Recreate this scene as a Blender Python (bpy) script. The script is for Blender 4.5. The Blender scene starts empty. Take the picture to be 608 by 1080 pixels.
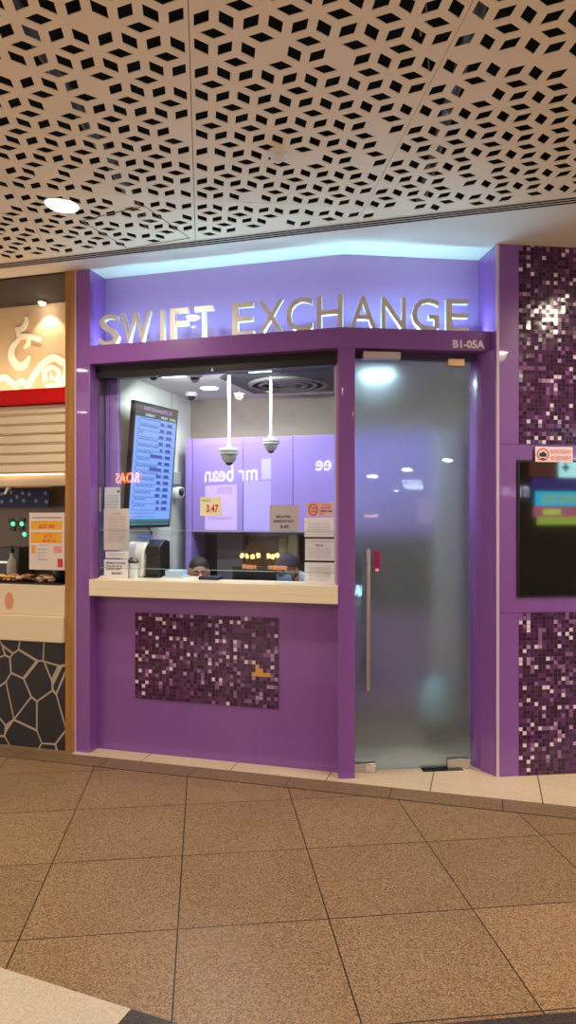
import bpy, bmesh, math, random
from mathutils import Vector, Matrix
from mathutils.geometry import delaunay_2d_cdt
random.seed(7)
S = bpy.context.scene
COL = S.collection
R = math.radians
FPX = 740.0; CX = 304.0; HY = 545.0; HC = 1.6       # focal length in px (608x1080 frame), horizon row, eye height

# ---------------------------------------------------------------- camera, world, lights, exposure
cam_d = bpy.data.cameras.new('camera'); cam = bpy.data.objects.new('camera', cam_d); COL.objects.link(cam)
cam.location = (0, 0, HC); cam.rotation_euler = (R(90), 0, 0)
cam_d.sensor_fit = 'VERTICAL'; cam_d.sensor_height = 24; cam_d.lens = 24*FPX/1080
cam_d.shift_y = 5/1080; cam_d.clip_start = 0.05
S.camera = cam
W = bpy.data.worlds.new('world'); S.world = W; W.use_nodes = True
bg = W.node_tree.nodes['Background']; bg.inputs[0].default_value = (1.0, 0.89, 0.79, 1); bg.inputs[1].default_value = 1.1
S.view_settings.view_transform = 'Standard'; S.view_settings.look = 'None'
S.view_settings.exposure = 0.42; S.view_settings.gamma = 1.0; S.view_settings.use_curve_mapping = False
S.cycles.max_bounces = 9; S.cycles.transparent_max_bounces = 16; S.cycles.transmission_bounces = 8
S.cycles.sample_clamp_indirect = 4.0
S.cycles.use_denoising = True

def lamp(name, kind, loc, energy, color, size=0.2, target=None, size_y=None, spot=None, blend=0.6):
    d = bpy.data.lights.new(name, kind); d.energy = energy; d.color = color
    if kind == 'AREA':
        d.size = size
        if size_y: d.shape = 'RECTANGLE'; d.size_y = size_y
        else: d.shape = 'DISK'
    else:
        d.shadow_soft_size = size
    if spot: d.spot_size = R(spot); d.spot_blend = blend
    o = bpy.data.objects.new(name, d); o.location = loc; COL.objects.link(o)
    if target is not None:
        o.rotation_euler = (Vector(target)-Vector(loc)).to_track_quat('-Z', 'Y').to_euler()
    return o
WARM = (1.0, 0.84, 0.67)

# ---------------------------------------------------------------- frames
class Fr:
    def __init__(s, o, u, w=(0, 0, 1)):
        s.o = Vector(o); s.u = Vector(u).normalized(); s.w = Vector(w).normalized(); s.n = s.w.cross(s.u).normalized()
    def p(s, a, n, z): return s.o + s.u*a + s.n*n + s.w*z
    def px(s, x, y, n=0.0):
        """(s, z) of the photo pixel on this vertical plane at inward offset n"""
        d = Vector(((x-CX)/FPX, 1, (HY-y)/FPX)); c = Vector((0, 0, HC))
        q = s.o + s.n*n
        t = (q-c).dot(s.n)/d.dot(s.n); P = c+d*t-s.o
        return P.dot(s.u), P.dot(s.w)
    def mirror(s, x, y, n, Yw=None, Zw=None):
        """real point seen by reflection at this pixel, on the wall y=Yw or the ceiling z=Zw"""
        d = Vector(((x-CX)/FPX, 1, (HY-y)/FPX)); c = Vector((0, 0, HC))
        q = s.o + s.n*n
        t = (q-c).dot(s.n)/d.dot(s.n); H = c+d*t
        r = d-2*d.dot(s.n)*s.n
        k = (Yw-H.y)/r.y if Yw is not None else (Zw-H.z)/r.z
        return H+r*k
A = (-1.342, 4.745); B = (0.323, 4.274)
L = Fr((A[0], A[1], 0), (B[0]-A[0], B[1]-A[1], 0)); LEN = math.hypot(B[0]-A[0], B[1]-A[1])
RF = Fr((B[0], B[1], 0), (math.cos(R(6.2)), math.sin(R(6.2)), 0))
WF = Fr((1.28, 4.305, 0), (math.cos(R(6.9)), math.sin(R(6.9)), 0))
WORLD = Fr((0, 0, 0), (1, 0, 0))
OPY = -4.6
OP = Fr((0, OPY, 0), (-1, 0, 0))          # the shops across the mall, facing +y
CEIL = 3.275; ICEIL = 2.62

# ---------------------------------------------------------------- materials
MATS = {}
def nt(name):
    m = bpy.data.materials.new(name); m.use_nodes = True
    return m, m.node_tree, m.node_tree.nodes['Principled BSDF']
def srgb(r, g, b):
    f = lambda c: (c/255/12.92) if c <= 10 else ((c/255+0.055)/1.055)**2.4
    return (f(r), f(g), f(b), 1)
def mat(name, color, rough=0.5, metal=0.0, coat=0.0, emit=None, es=1.0, bump=0.0, scale=40, vary=0.0, spec=0.5):
    if name in MATS: return MATS[name]
    m, t, b = nt(name); N = t.nodes; K = t.links
    b.inputs['Base Color'].default_value = color; b.inputs['Roughness'].default_value = rough
    b.inputs['Metallic'].default_value = metal; b.inputs['Coat Weight'].default_value = coat
    b.inputs['Coat Roughness'].default_value = 0.03; b.inputs['Specular IOR Level'].default_value = spec
    if emit: b.inputs['Emission Color'].default_value = emit; b.inputs['Emission Strength'].default_value = es
    if bump or vary:
        tc = N.new('ShaderNodeTexCoord'); no = N.new('ShaderNodeTexNoise'); no.inputs['Scale'].default_value = scale; no.inputs['Detail'].default_value = 4
        K.new(tc.outputs['Object'], no.inputs['Vector'])
        if vary:
            mx = N.new('ShaderNodeMix'); mx.data_type = 'RGBA'
            mx.inputs[6].default_value = [c*(1-vary) for c in color[:3]]+[1]; mx.inputs[7].default_value = [min(1, c*(1+vary)) for c in color[:3]]+[1]
            K.new(no.outputs['Fac'], mx.inputs[0]); K.new(mx.outputs[2], b.inputs['Base Color'])
        if bump:
            bp = N.new('ShaderNodeBump'); bp.inputs['Strength'].default_value = bump; bp.inputs['Distance'].default_value = 0.01
            K.new(no.outputs['Fac'], bp.inputs['Height']); K.new(bp.outputs[0], b.inputs['Normal'])
    MATS[name] = m; return m
def glow(name, color, strength):
    return mat(name, (0.02, 0.02, 0.02, 1), 0.6, emit=color, es=strength)

PURPLE = mat('purple_panel', srgb(131, 79, 162), 0.32, coat=0.7, vary=0.03, scale=2)
LAV = mat('lavender_laminate', srgb(150, 128, 210), 0.35)
PEDGE = mat('pale_edge', srgb(205, 180, 200), 0.35)
CREAM = mat('cream_solid', srgb(240, 226, 196), 0.3, vary=0.02, scale=8)
WHITE = mat('white_paint', srgb(232, 230, 224), 0.75, vary=0.02, scale=3)
BLACKM = mat('black_metal', srgb(28, 26, 28), 0.4, metal=0.3)
DARK = mat('dark_matt', srgb(20, 19, 20), 0.8)
PLENUM = mat('black_void', srgb(8, 8, 9), 1.0)
STEEL = mat('steel', srgb(190, 188, 185), 0.25, metal=1.0)
SILVER = mat('silver_brushed', srgb(222, 216, 208), 0.35, metal=0.35, bump=0.05, scale=120)
WOOD = None
PAPER = mat('paper', srgb(246, 246, 252), 0.7)
INK = mat('ink', srgb(40, 40, 48), 0.7)
GREYP = mat('grey_plastic', srgb(196, 198, 200), 0.4)
WHITEP = mat('white_plastic', srgb(235, 236, 236), 0.35)
BLACKP = mat('black_plastic', srgb(18, 19, 24), 0.3)
SKIN = mat('skin', srgb(186, 132, 104), 0.55)
HAIR = mat('hair', srgb(22, 18, 18), 0.6, bump=0.5, scale=150)
NAVY = mat('navy_cloth', srgb(24, 32, 62), 0.85, bump=0.15, scale=60)

def glass_mat():
    m = bpy.data.materials.new('window_glass'); m.use_nodes = True; t = m.node_tree; N = t.nodes; K = t.links
    N.remove(N['Principled BSDF']); out = N['Material Output']
    tr = N.new('ShaderNodeBsdfTransparent'); tr.inputs[0].default_value = (0.975, 0.985, 0.985, 1)
    gl = N.new('ShaderNodeBsdfGlossy'); gl.inputs['Roughness'].default_value = 0.0
    fr = N.new('ShaderNodeFresnel'); fr.inputs[0].default_value = 1.5
    ge = N.new('ShaderNodeNewGeometry'); iv = N.new('ShaderNodeMath'); iv.operation = 'SUBTRACT'; iv.inputs[0].default_value = 1.7; K.new(ge.outputs['Backfacing'], iv.inputs[1])
    i2 = N.new('ShaderNodeMath'); i2.operation = 'MULTIPLY'; K.new(ge.outputs['Backfacing'], i2.inputs[0]); i2.inputs[1].default_value = 0.7
    i3 = N.new('ShaderNodeMath'); i3.operation = 'SUBTRACT'; K.new(iv.outputs[0], i3.inputs[0]); K.new(i2.outputs[0], i3.inputs[1])
    ml = N.new('ShaderNodeMath'); ml.operation = 'MULTIPLY'; ml.use_clamp = True; K.new(fr.outputs[0], ml.inputs[0]); K.new(i3.outputs[0], ml.inputs[1])
    mx = N.new('ShaderNodeMixShader'); K.new(ml.outputs[0], mx.inputs[0]); K.new(tr.outputs[0], mx.inputs[1]); K.new(gl.outputs[0], mx.inputs[2])
    K.new(mx.outputs[0], out.inputs[0]); return m
GLASS = glass_mat()
def frosted_mat():
    m, t, b = nt('frosted_glass')
    b.inputs['Base Color'].default_value = (0.64, 0.76, 0.80, 1); b.inputs['Roughness'].default_value = 0.47
    b.inputs['Transmission Weight'].default_value = 0.93; b.inputs['IOR'].default_value = 1.25
    b.inputs['Coat Weight'].default_value = 1.0; b.inputs['Coat Roughness'].default_value = 0.02; b.inputs['Coat IOR'].default_value = 1.5
    return m
FROST = frosted_mat()

def wood_mat():
    m, t, b = nt('pine_wood'); N = t.nodes; K = t.links
    tc = N.new('ShaderNodeTexCoord'); mp = N.new('ShaderNodeMapping'); mp.inputs['Scale'].default_value = (26, 26, 1.6)
    no = N.new('ShaderNodeTexNoise'); no.inputs['Scale'].default_value = 1.0; no.inputs['Detail'].default_value = 6; no.inputs['Distortion'].default_value = 0.6
    vo = N.new('ShaderNodeTexVoronoi'); vo.inputs['Scale'].default_value = 3.2
    mp2 = N.new('ShaderNodeMapping'); mp2.inputs['Scale'].default_value = (4, 4, 0.9)
    cr = N.new('ShaderNodeValToRGB'); cr.color_ramp.elements[0].position = 0.3; cr.color_ramp.elements[0].color = srgb(146, 96, 40)
    cr.color_ramp.elements[1].position = 0.75; cr.color_ramp.elements[1].color = srgb(188, 136, 66)
    kr = N.new('ShaderNodeValToRGB'); kr.color_ramp.elements[0].position = 0.045; kr.color_ramp.elements[0].color = (1, 1, 1, 1)
    kr.color_ramp.elements[1].position = 0.11; kr.color_ramp.elements[1].color = (0, 0, 0, 1)
    mx = N.new('ShaderNodeMix'); mx.data_type = 'RGBA'; mx.inputs[7].default_value = srgb(70, 36, 14)
    K.new(tc.outputs['Object'], mp.inputs[0]); K.new(mp.outputs[0], no.inputs[0]); K.new(no.outputs['Fac'], cr.inputs[0])
    K.new(tc.outputs['Object'], mp2.inputs[0]); K.new(mp2.outputs[0], vo.inputs[0]); K.new(vo.outputs['Distance'], kr.inputs[0])
    K.new(kr.outputs[0], mx.inputs[0]); K.new(cr.outputs[0], mx.inputs[6]); K.new(mx.outputs[2], b.inputs['Base Color'])
    b.inputs['Roughness'].default_value = 0.5
    return m
WOOD = wood_mat()

def math_node(N, K, op, a, b=None):
    n = N.new('ShaderNodeMath'); n.operation = op
    for i, v in enumerate((a, b)):
        if v is None: continue
        if isinstance(v, (int, float)): n.inputs[i].default_value = v
        else: K.new(v, n.inputs[i])
    return n.outputs[0]

def granite_mat(name, c1, c2, c3, tile=0.595, origin=(0.0914, 3.383), ang=6.86, grout=True, tint=0.10, only_v=False):
    m, t, b = nt(name); N = t.nodes; K = t.links
    ge = N.new('ShaderNodeNewGeometry')
    sub = N.new('ShaderNodeVectorMath'); sub.operation = 'SUBTRACT'; sub.inputs[1].default_value = (origin[0], origin[1], 0)
    K.new(ge.outputs['Position'], sub.inputs[0])
    vr = N.new('ShaderNodeVectorRotate'); vr.rotation_type = 'Z_AXIS'; vr.inputs['Angle'].default_value = -R(ang)
    K.new(sub.outputs[0], vr.inputs[0])
    sc = N.new('ShaderNodeVectorMath'); sc.operation = 'SCALE'; sc.inputs['Scale'].default_value = 1/tile; K.new(vr.outputs[0], sc.inputs[0])
    sx = N.new('ShaderNodeSeparateXYZ'); K.new(sc.outputs[0], sx.inputs[0])
    def line(o):
        f = math_node(N, K, 'FRACT', o); f = math_node(N, K, 'SUBTRACT', f, 0.5); f = math_node(N, K, 'ABSOLUTE', f)
        return math_node(N, K, 'GREATER_THAN', f, 0.5-0.0045)
    gx = line(sx.outputs[0]); gy = line(sx.outputs[1])
    g = gx if only_v else math_node(N, K, 'MAXIMUM', gx, gy)
    fl = N.new('ShaderNodeVectorMath'); fl.operation = 'FLOOR'; K.new(sc.outputs[0], fl.inputs[0])
    fz = N.new('ShaderNodeVectorMath'); fz.operation = 'MULTIPLY'; fz.inputs[1].default_value = (1, 1, 0); K.new(fl.outputs[0], fz.inputs[0])
    wn = N.new('ShaderNodeTexWhiteNoise'); K.new(fz.outputs[0], wn.inputs[0])
    n1 = N.new('ShaderNodeTexNoise'); n1.inputs['Scale'].default_value = 120; n1.inputs['Detail'].default_value = 2; K.new(ge.outputs['Position'], n1.inputs[0])
    v1 = N.new('ShaderNodeTexVoronoi'); v1.inputs['Scale'].default_value = 230; K.new(ge.outputs['Position'], v1.inputs[0])
    cr = N.new('ShaderNodeValToRGB'); e = cr.color_ramp.elements
    e[0].position = 0.15; e[0].color = c3; e[1].position = 0.85; e[1].color = c2
    x = cr.color_ramp.elements.new(0.45); x.color = c1
    sp = N.new('ShaderNodeSeparateColor'); K.new(v1.outputs['Color'], sp.inputs[0])
    mixf = math_node(N, K, 'MULTIPLY', sp.outputs[0], 0.62); n1m = math_node(N, K, 'MULTIPLY', n1.outputs['Fac'], 0.38)
    K.new(math_node(N, K, 'ADD', mixf, n1m), cr.inputs[0])
    n2 = N.new('ShaderNodeTexNoise'); n2.inputs['Scale'].default_value = 2.2; n2.inputs['Detail'].default_value = 5; K.new(ge.outputs['Position'], n2.inputs[0])
    tv = math_node(N, K, 'MULTIPLY', wn.outputs['Value'], tint*2); tv = math_node(N, K, 'ADD', tv, 1-tint-0.12)
    tv = math_node(N, K, 'ADD', tv, math_node(N, K, 'MULTIPLY', n2.outputs['Fac'], 0.24))
    hs = N.new('ShaderNodeHueSaturation'); K.new(cr.outputs[0], hs.inputs['Color']); K.new(tv, hs.inputs['Value'])
    mx = N.new('ShaderNodeMix'); mx.data_type = 'RGBA'; mx.inputs[7].default_value = srgb(38, 28, 20)
    if grout: K.new(g, mx.inputs[0])
    else: mx.inputs[0].default_value = 0
    K.new(hs.outputs[0], mx.inputs[6]); K.new(mx.outputs[2], b.inputs['Base Color'])
    ro = math_node(N, K, 'MULTIPLY', n2.outputs['Fac'], 0.25); ro = math_node(N, K, 'ADD', ro, 0.22); K.new(ro, b.inputs['Roughness'])
    b.inputs['Specular IOR Level'].default_value = 0.4
    return m
FLOORM = granite_mat('granite_floor', srgb(142, 114, 81), srgb(178, 150, 113), srgb(92, 68, 45))
STRIPM = granite_mat('granite_border', srgb(130, 106, 78), srgb(166, 142, 108), srgb(84, 62, 42), tile=0.62, ang=-15.8, origin=(0.60, 4.08), tint=0.05, only_v=True)
TILEM = granite_mat('beige_threshold', srgb(226, 206, 176), srgb(236, 220, 192), srgb(206, 184, 152), tile=0.62, ang=-15.8, origin=(0.86, 4.2), tint=0.02, only_v=True)
CREAMF = granite_mat('pale_stone', srgb(206, 194, 172), srgb(220, 208, 188), srgb(186, 172, 150), grout=False, tint=0.02)
DARKF = granite_mat('charcoal_stone', srgb(62, 54, 52), srgb(84, 76, 72), srgb(40, 34, 32), grout=False, tint=0.02)

def mosaic_mat(name, fr, n0, pitch=0.0253):
    m, t, b = nt(name); N = t.nodes; K = t.links
    ge = N.new('ShaderNodeNewGeometry')
    du = N.new('ShaderNodeVectorMath'); du.operation = 'DOT_PRODUCT'; du.inputs[1].default_value = fr.u; K.new(ge.outputs['Position'], du.inputs[0])
    off = fr.o.dot(fr.u)
    sx = N.new('ShaderNodeSeparateXYZ'); K.new(ge.outputs['Position'], sx.inputs[0])
    a = math_node(N, K, 'DIVIDE', math_node(N, K, 'SUBTRACT', du.outputs['Value'], off+n0[0]), pitch)
    c = math_node(N, K, 'DIVIDE', math_node(N, K, 'SUBTRACT', sx.outputs[2], n0[1]), pitch)
    cb = N.new('ShaderNodeCombineXYZ'); K.new(math_node(N, K, 'FLOOR', a), cb.inputs[0]); K.new(math_node(N, K, 'FLOOR', c), cb.inputs[1])
    wn = N.new('ShaderNodeTexWhiteNoise'); K.new(cb.outputs[0], wn.inputs[0])
    cr = N.new('ShaderNodeValToRGB'); cr.color_ramp.interpolation = 'CONSTANT'; e = cr.color_ramp.elements
    cols = [(0.0, (48, 14, 52)), (0.24, (72, 28, 78)), (0.50, (94, 44, 98)), (0.68, (58, 16, 46)), (0.80, (138, 92, 146)), (0.90, (176, 142, 186)), (0.945, (226, 208, 224))]
    e[0].position = 0; e[0].color = srgb(*cols[0][1]); e[1].position = cols[1][0]; e[1].color = srgb(*cols[1][1])
    for p_, c_ in cols[2:]:
        q = e.new(p_); q.color = srgb(*c_)
    K.new(wn.outputs['Value'], cr.inputs[0])
    def edge(o):
        f = math_node(N, K, 'FRACT', o); f = math_node(N, K, 'SUBTRACT', f, 0.5); f = math_node(N, K, 'ABSOLUTE', f)
        return math_node(N, K, 'GREATER_THAN', f, 0.455)
    g = math_node(N, K, 'MAXIMUM', edge(a), edge(c))
    mx = N.new('ShaderNodeMix'); mx.data_type = 'RGBA'; mx.inputs[7].default_value = srgb(84, 62, 92)
    K.new(g, mx.inputs[0]); K.new(cr.outputs[0], mx.inputs[6]); K.new(mx.outputs[2], b.inputs['Base Color'])
    # each glass chip sits a hair out of true and catches its own reflections
    w2 = N.new('ShaderNodeTexWhiteNoise'); K.new(cb.outputs[0], w2.inputs[0])
    sb = N.new('ShaderNodeVectorMath'); sb.operation = 'SUBTRACT'; sb.inputs[1].default_value = (0.5, 0.5, 0.5); K.new(w2.outputs['Color'], sb.inputs[0])
    ss = N.new('ShaderNodeVectorMath'); ss.operation = 'SCALE'; ss.inputs['Scale'].default_value = 0.07; K.new(sb.outputs[0], ss.inputs[0])
    ad = N.new('ShaderNodeVectorMath'); ad.operation = 'ADD'; K.new(ge.outputs['Normal'], ad.inputs[0]); K.new(ss.outputs[0], ad.inputs[1])
    no = N.new('ShaderNodeVectorMath'); no.operation = 'NORMALIZE'; K.new(ad.outputs[0], no.inputs[0])
    K.new(no.outputs[0], b.inputs['Normal'])
    b.inputs['Roughness'].default_value = 0.12
    return m

def stone_mat(fr):
    m, t, b = nt('crazy_paving'); N = t.nodes; K = t.links
    ge = N.new('ShaderNodeNewGeometry'); mp = N.new('ShaderNodeMapping'); mp.inputs['Scale'].default_value = (4.4, 4.4, 3.7); mp.inputs['Location'].default_value = (0.35, 0.2, 0.1)
    K.new(ge.outputs['Position'], mp.inputs[0])
    v = N.new('ShaderNodeTexVoronoi'); v.feature = 'DISTANCE_TO_EDGE'; v.inputs['Scale'].default_value = 1.0; v.inputs['Randomness'].default_value = 1.0
    K.new(mp.outputs[0], v.inputs[0])
    lt = math_node(N, K, 'LESS_THAN', v.outputs['Distance'], 0.022)
    mx = N.new('ShaderNodeMix'); mx.data_type = 'RGBA'; mx.inputs[6].default_value = srgb(34, 32, 36); mx.inputs[7].default_value = srgb(176, 160, 140)
    K.new(lt, mx.inputs[0]); K.new(mx.outputs[2], b.inputs['Base Color']); b.inputs['Roughness'].default_value = 0.55
    return m

# ---------------------------------------------------------------- mesh builder
class MB:
    def __init__(s): s.v = []; s.f = []; s.m = []; s.cur = 0
    def add(s, vs, fs):
        k = len(s.v); s.v += [Vector(p) for p in vs]
        for f in fs: s.f.append([i+k for i in f]); s.m.append(s.cur)
        return s
    def box(s, fr, s0, s1, n0, n1, z0, z1):
        c = [fr.p(a, n, z) for z in (z0, z1) for n in (n0, n1) for a in (s0, s1)]
        return s.add(c, [(0, 1, 5, 4), (2, 6, 7, 3), (0, 4, 6, 2), (1, 3, 7, 5), (4, 5, 7, 6), (0, 2, 3, 1)])
    def rbox(s, fr, s0, s1, n0, n1, z0, z1, r=0.01, seg=4):
        """box with the four corners seen from the front rounded"""
        pts = []
        for cx_, cz_, a0 in ((s1-r, z1-r, 0), (s0+r, z1-r, 90), (s0+r, z0+r, 180), (s1-r, z0+r, 270)):
            for i in range(seg+1):
                a = R(a0+90*i/seg); pts.append((cx_+r*math.cos(a), cz_+r*math.sin(a)))
        return s.prism(fr, pts, n0, n1)
    def prism(s, fr, pts, n0, n1):
        k = len(pts)
        v = [fr.p(a, n0, z) for a, z in pts]+[fr.p(a, n1, z) for a, z in pts]
        return s.add(v, [tuple(range(k)), tuple(range(2*k-1, k-1, -1))]+[(i, i+k, (i+1) % k+k, (i+1) % k) for i in range(k)])
    def prism_xy(s, pts, z0, z1):
        k = len(pts); v = [(x, y, z0) for x, y in pts]+[(x, y, z1) for x, y in pts]
        return s.add(v, [tuple(range(k)), tuple(range(2*k-1, k-1, -1))]+[(i, i+k, (i+1) % k+k, (i+1) % k) for i in range(k)])
    def tube(s, pts, rad, seg=10, caps=True):
        pts = [Vector(p) for p in pts]; n = len(pts)
        rads = rad if isinstance(rad, (list, tuple)) else [rad]*n
        vs = []; fs = []; up = None
        for i, p in enumerate(pts):
            d = (pts[min(i+1, n-1)]-pts[max(i-1, 0)]).normalized()
            if up is None: up = d.orthogonal().normalized()
            up = (up-d*up.dot(d)).normalized(); b = d.cross(up)
            for j in range(seg):
                a = 2*math.pi*j/seg; vs.append(p+(up*math.cos(a)+b*math.sin(a))*rads[i])
        for i in range(n-1):
            for j in range(seg):
                k = (j+1) % seg; fs.append((i*seg+j, i*seg+k, (i+1)*seg+k, (i+1)*seg+j))
        if caps: fs += [tuple(range(seg)), tuple(range((n-1)*seg, n*seg))]
        return s.add(vs, fs)
    def lathe(s, c, prof, seg=20, axis=(0, 0, 1)):
        ax = Vector(axis).normalized(); u = ax.orthogonal().normalized(); w = ax.cross(u); c = Vector(c)
        vs = []; fs = []; n = len(prof)
        for r_, z in prof:
            for j in range(seg):
                a = 2*math.pi*j/seg; vs.append(c+ax*z+(u*math.cos(a)+w*math.sin(a))*max(r_, 0.0002))
        for i in range(n-1):
            for j in range(seg):
                k = (j+1) % seg; fs.append((i*seg+j, i*seg+k, (i+1)*seg+k, (i+1)*seg+j))
        fs += [tuple(range(seg)), tuple(range((n-1)*seg, n*seg))]
        return s.add(vs, fs)
    def ell(s, c, rx, ry, rz, seg=16, rings=10, fr=None, top=90, bot=-90):
        fr = fr or WORLD; c = Vector(c); prof = []
        vs = []; fs = []
        for i in range(rings+1):
            a = R(bot+(top-bot)*i/rings)
            for j in range(seg):
                b = 2*math.pi*j/seg
                vs.append(c+fr.u*(rx*math.cos(a)*math.cos(b))+fr.n*(ry*math.cos(a)*math.sin(b))+fr.w*(rz*math.sin(a)))
        for i in range(rings):
            for j in range(seg):
                k = (j+1) % seg; fs.append((i*seg+j, i*seg+k, (i+1)*seg+k, (i+1)*seg+j))
        fs += [tuple(range(seg)), tuple(range(rings*seg, (rings+1)*seg))]
        return s.add(vs, fs)
    def build(s, name, mats, parent=None, bevel=0.0, smooth=True, recenter=True):
        me = bpy.data.meshes.new(name)
        xs = [p.x for p in s.v]; ys = [p.y for p in s.v]; zs = [p.z for p in s.v]
        c = Vector(((min(xs)+max(xs))/2, (min(ys)+max(ys))/2, min(zs)))
        me.from_pydata([p-c for p in s.v], [], s.f)
        for mm in (mats if isinstance(mats, (list, tuple)) else [mats]): me.materials.append(mm)
        for i, p in enumerate(me.polygons): p.material_index = s.m[i]
        bm = bmesh.new(); bm.from_mesh(me)
        bmesh.ops.remove_doubles(bm, verts=bm.verts, dist=1e-6)
        bmesh.ops.recalc_face_normals(bm, faces=bm.faces)
        bm.to_mesh(me); bm.free()
        if smooth:
            for p in me.polygons: p.use_smooth = True
            me.set_sharp_from_angle(angle=R(38))
        o = bpy.data.objects.new(name, me); COL.objects.link(o)
        WL[o.name] = c; place(o, c, parent)
        if bevel:
            bv = o.modifiers.new('bevel', 'BEVEL'); bv.width = bevel; bv.segments = 2; bv.limit_method = 'ANGLE'; bv.angle_limit = R(50)
        return o
WL = {}
def place(o, c, parent):
    if parent is not None:
        o.parent = parent; o.location = c-WL[parent.name]
    else: o.location = c
def tag(o, label=None, cat=None, group=None, kind=None):
    if label: o['label'] = label
    if cat: o['category'] = cat
    if group: o['group'] = group
    if kind: o['kind'] = kind
    return o
def thing(name, label, cat, loc, group=None):
    o = bpy.data.objects.new(name, None); COL.objects.link(o); o.location = loc; o.empty_display_size = 0.1
    WL[o.name] = Vector(loc); return tag(o, label, cat, group)
def struct(o): o['kind'] = 'structure'; return o
def sroot(name, loc):
    o = bpy.data.objects.new(name, None); COL.objects.link(o); o.location = loc; o.empty_display_size = 0.1
    WL[o.name] = Vector(loc); o['kind'] = 'structure'; return o

TCACHE = {}
def tgeo(body, bold=0.0, ext=0.0):
    key = (body, bold, ext)
    if key in TCACHE: return TCACHE[key]
    cu = bpy.data.curves.new('t', 'FONT'); cu.body = body; cu.size = 1; cu.offset = bold; cu.resolution_u = 3; cu.extrude = ext
    if ext: cu.bevel_depth = 0.0
    ob = bpy.data.objects.new('t', cu); COL.objects.link(ob); bpy.context.view_layer.update()
    me = bpy.data.meshes.new_from_object(ob.evaluated_get(bpy.context.evaluated_depsgraph_get()))
    vs = [v.co.copy() for v in me.vertices]; fs = [tuple(p.vertices) for p in me.polygons]
    bpy.data.objects.remove(ob); bpy.data.curves.remove(cu); bpy.data.meshes.remove(me)
    x0 = min(v.x for v in vs); x1 = max(v.x for v in vs); y0 = min(v.y for v in vs); y1 = max(v.y for v in vs)
    vs = [((v.x-x0)/(x1-x0), (v.y-y0)/(y1-y0), v.z) for v in vs]
    TCACHE[key] = (vs, fs, (x1-x0)/(y1-y0)); return TCACHE[key]
def text_in(mb, fr, body, s0, s1, z0, z1, n, depth=0.0, bold=0.0, keep=False):
    """letters filling the rectangle; depth>0 gives solid letters from n to n+depth"""
    vs, fs, asp = tgeo(body, bold, 0.05 if depth else 0.0)
    if keep:
        w = min(s1-s0, (z1-z0)*asp); m_ = (s0+s1)/2; s0 = m_-w/2; s1 = m_+w/2
    out = []
    for x, y, z in vs:
        nn = n + (depth*(0.5-z/0.1) if depth else 0)
        out.append(fr.p(s0+(s1-s0)*x, nn, z0+(z1-z0)*y))
    mb.add(out, fs); return mb

# ---------------------------------------------------------------- floor and ceiling
def xy(fr, s, n): p = fr.p(s, n, 0); return (p.x, p.y)
struct(MB().prism_xy([(-12, -6), (12, -6), (12, 10), (-12, 10)], -0.08, 0.0).build('floor', FLOORM))
struct(MB().prism_xy([xy(L, -0.11, -0.045), xy(L, 4.2, -0.045), xy(L, 4.2, 1.2), xy(L, -0.11, 0.14)], -0.01, 0.0025).build('floor', TILEM))
struct(MB().prism_xy([xy(L, -3.0, -0.21), xy(L, 4.2, -0.21), xy(L, 4.2, -0.049), xy(L, -3.0, -0.049)], -0.01, 0.002).build('floor', STRIPM))
struct(MB().prism_xy([xy(L, -3.0, -0.217), xy(L, 4.2, -0.217), xy(L, 4.2, -0.2125), xy(L, -3.0, -0.2125)], -0.01, 0.0012).build('trim_7', DARK))
struct(MB().prism_xy([(-3.2, 3.4), (-1.022, 2.487), (-0.51, 2.277), (-0.62, 2.0), (-1.6, 0.4), (-3.2, 0.4)], -0.01, 0.003).build('floor', CREAMF))
struct(MB().prism_xy([(-0.51, 2.277), (-0.20, 2.15), (0.4, 2.20), (0.81, 2.25), (2.6, 2.47), (2.6, 1.9), (0.3, 1.6), (-0.62, 2.0)], -0.01, 0.0035).build('floor', DARKF))

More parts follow.
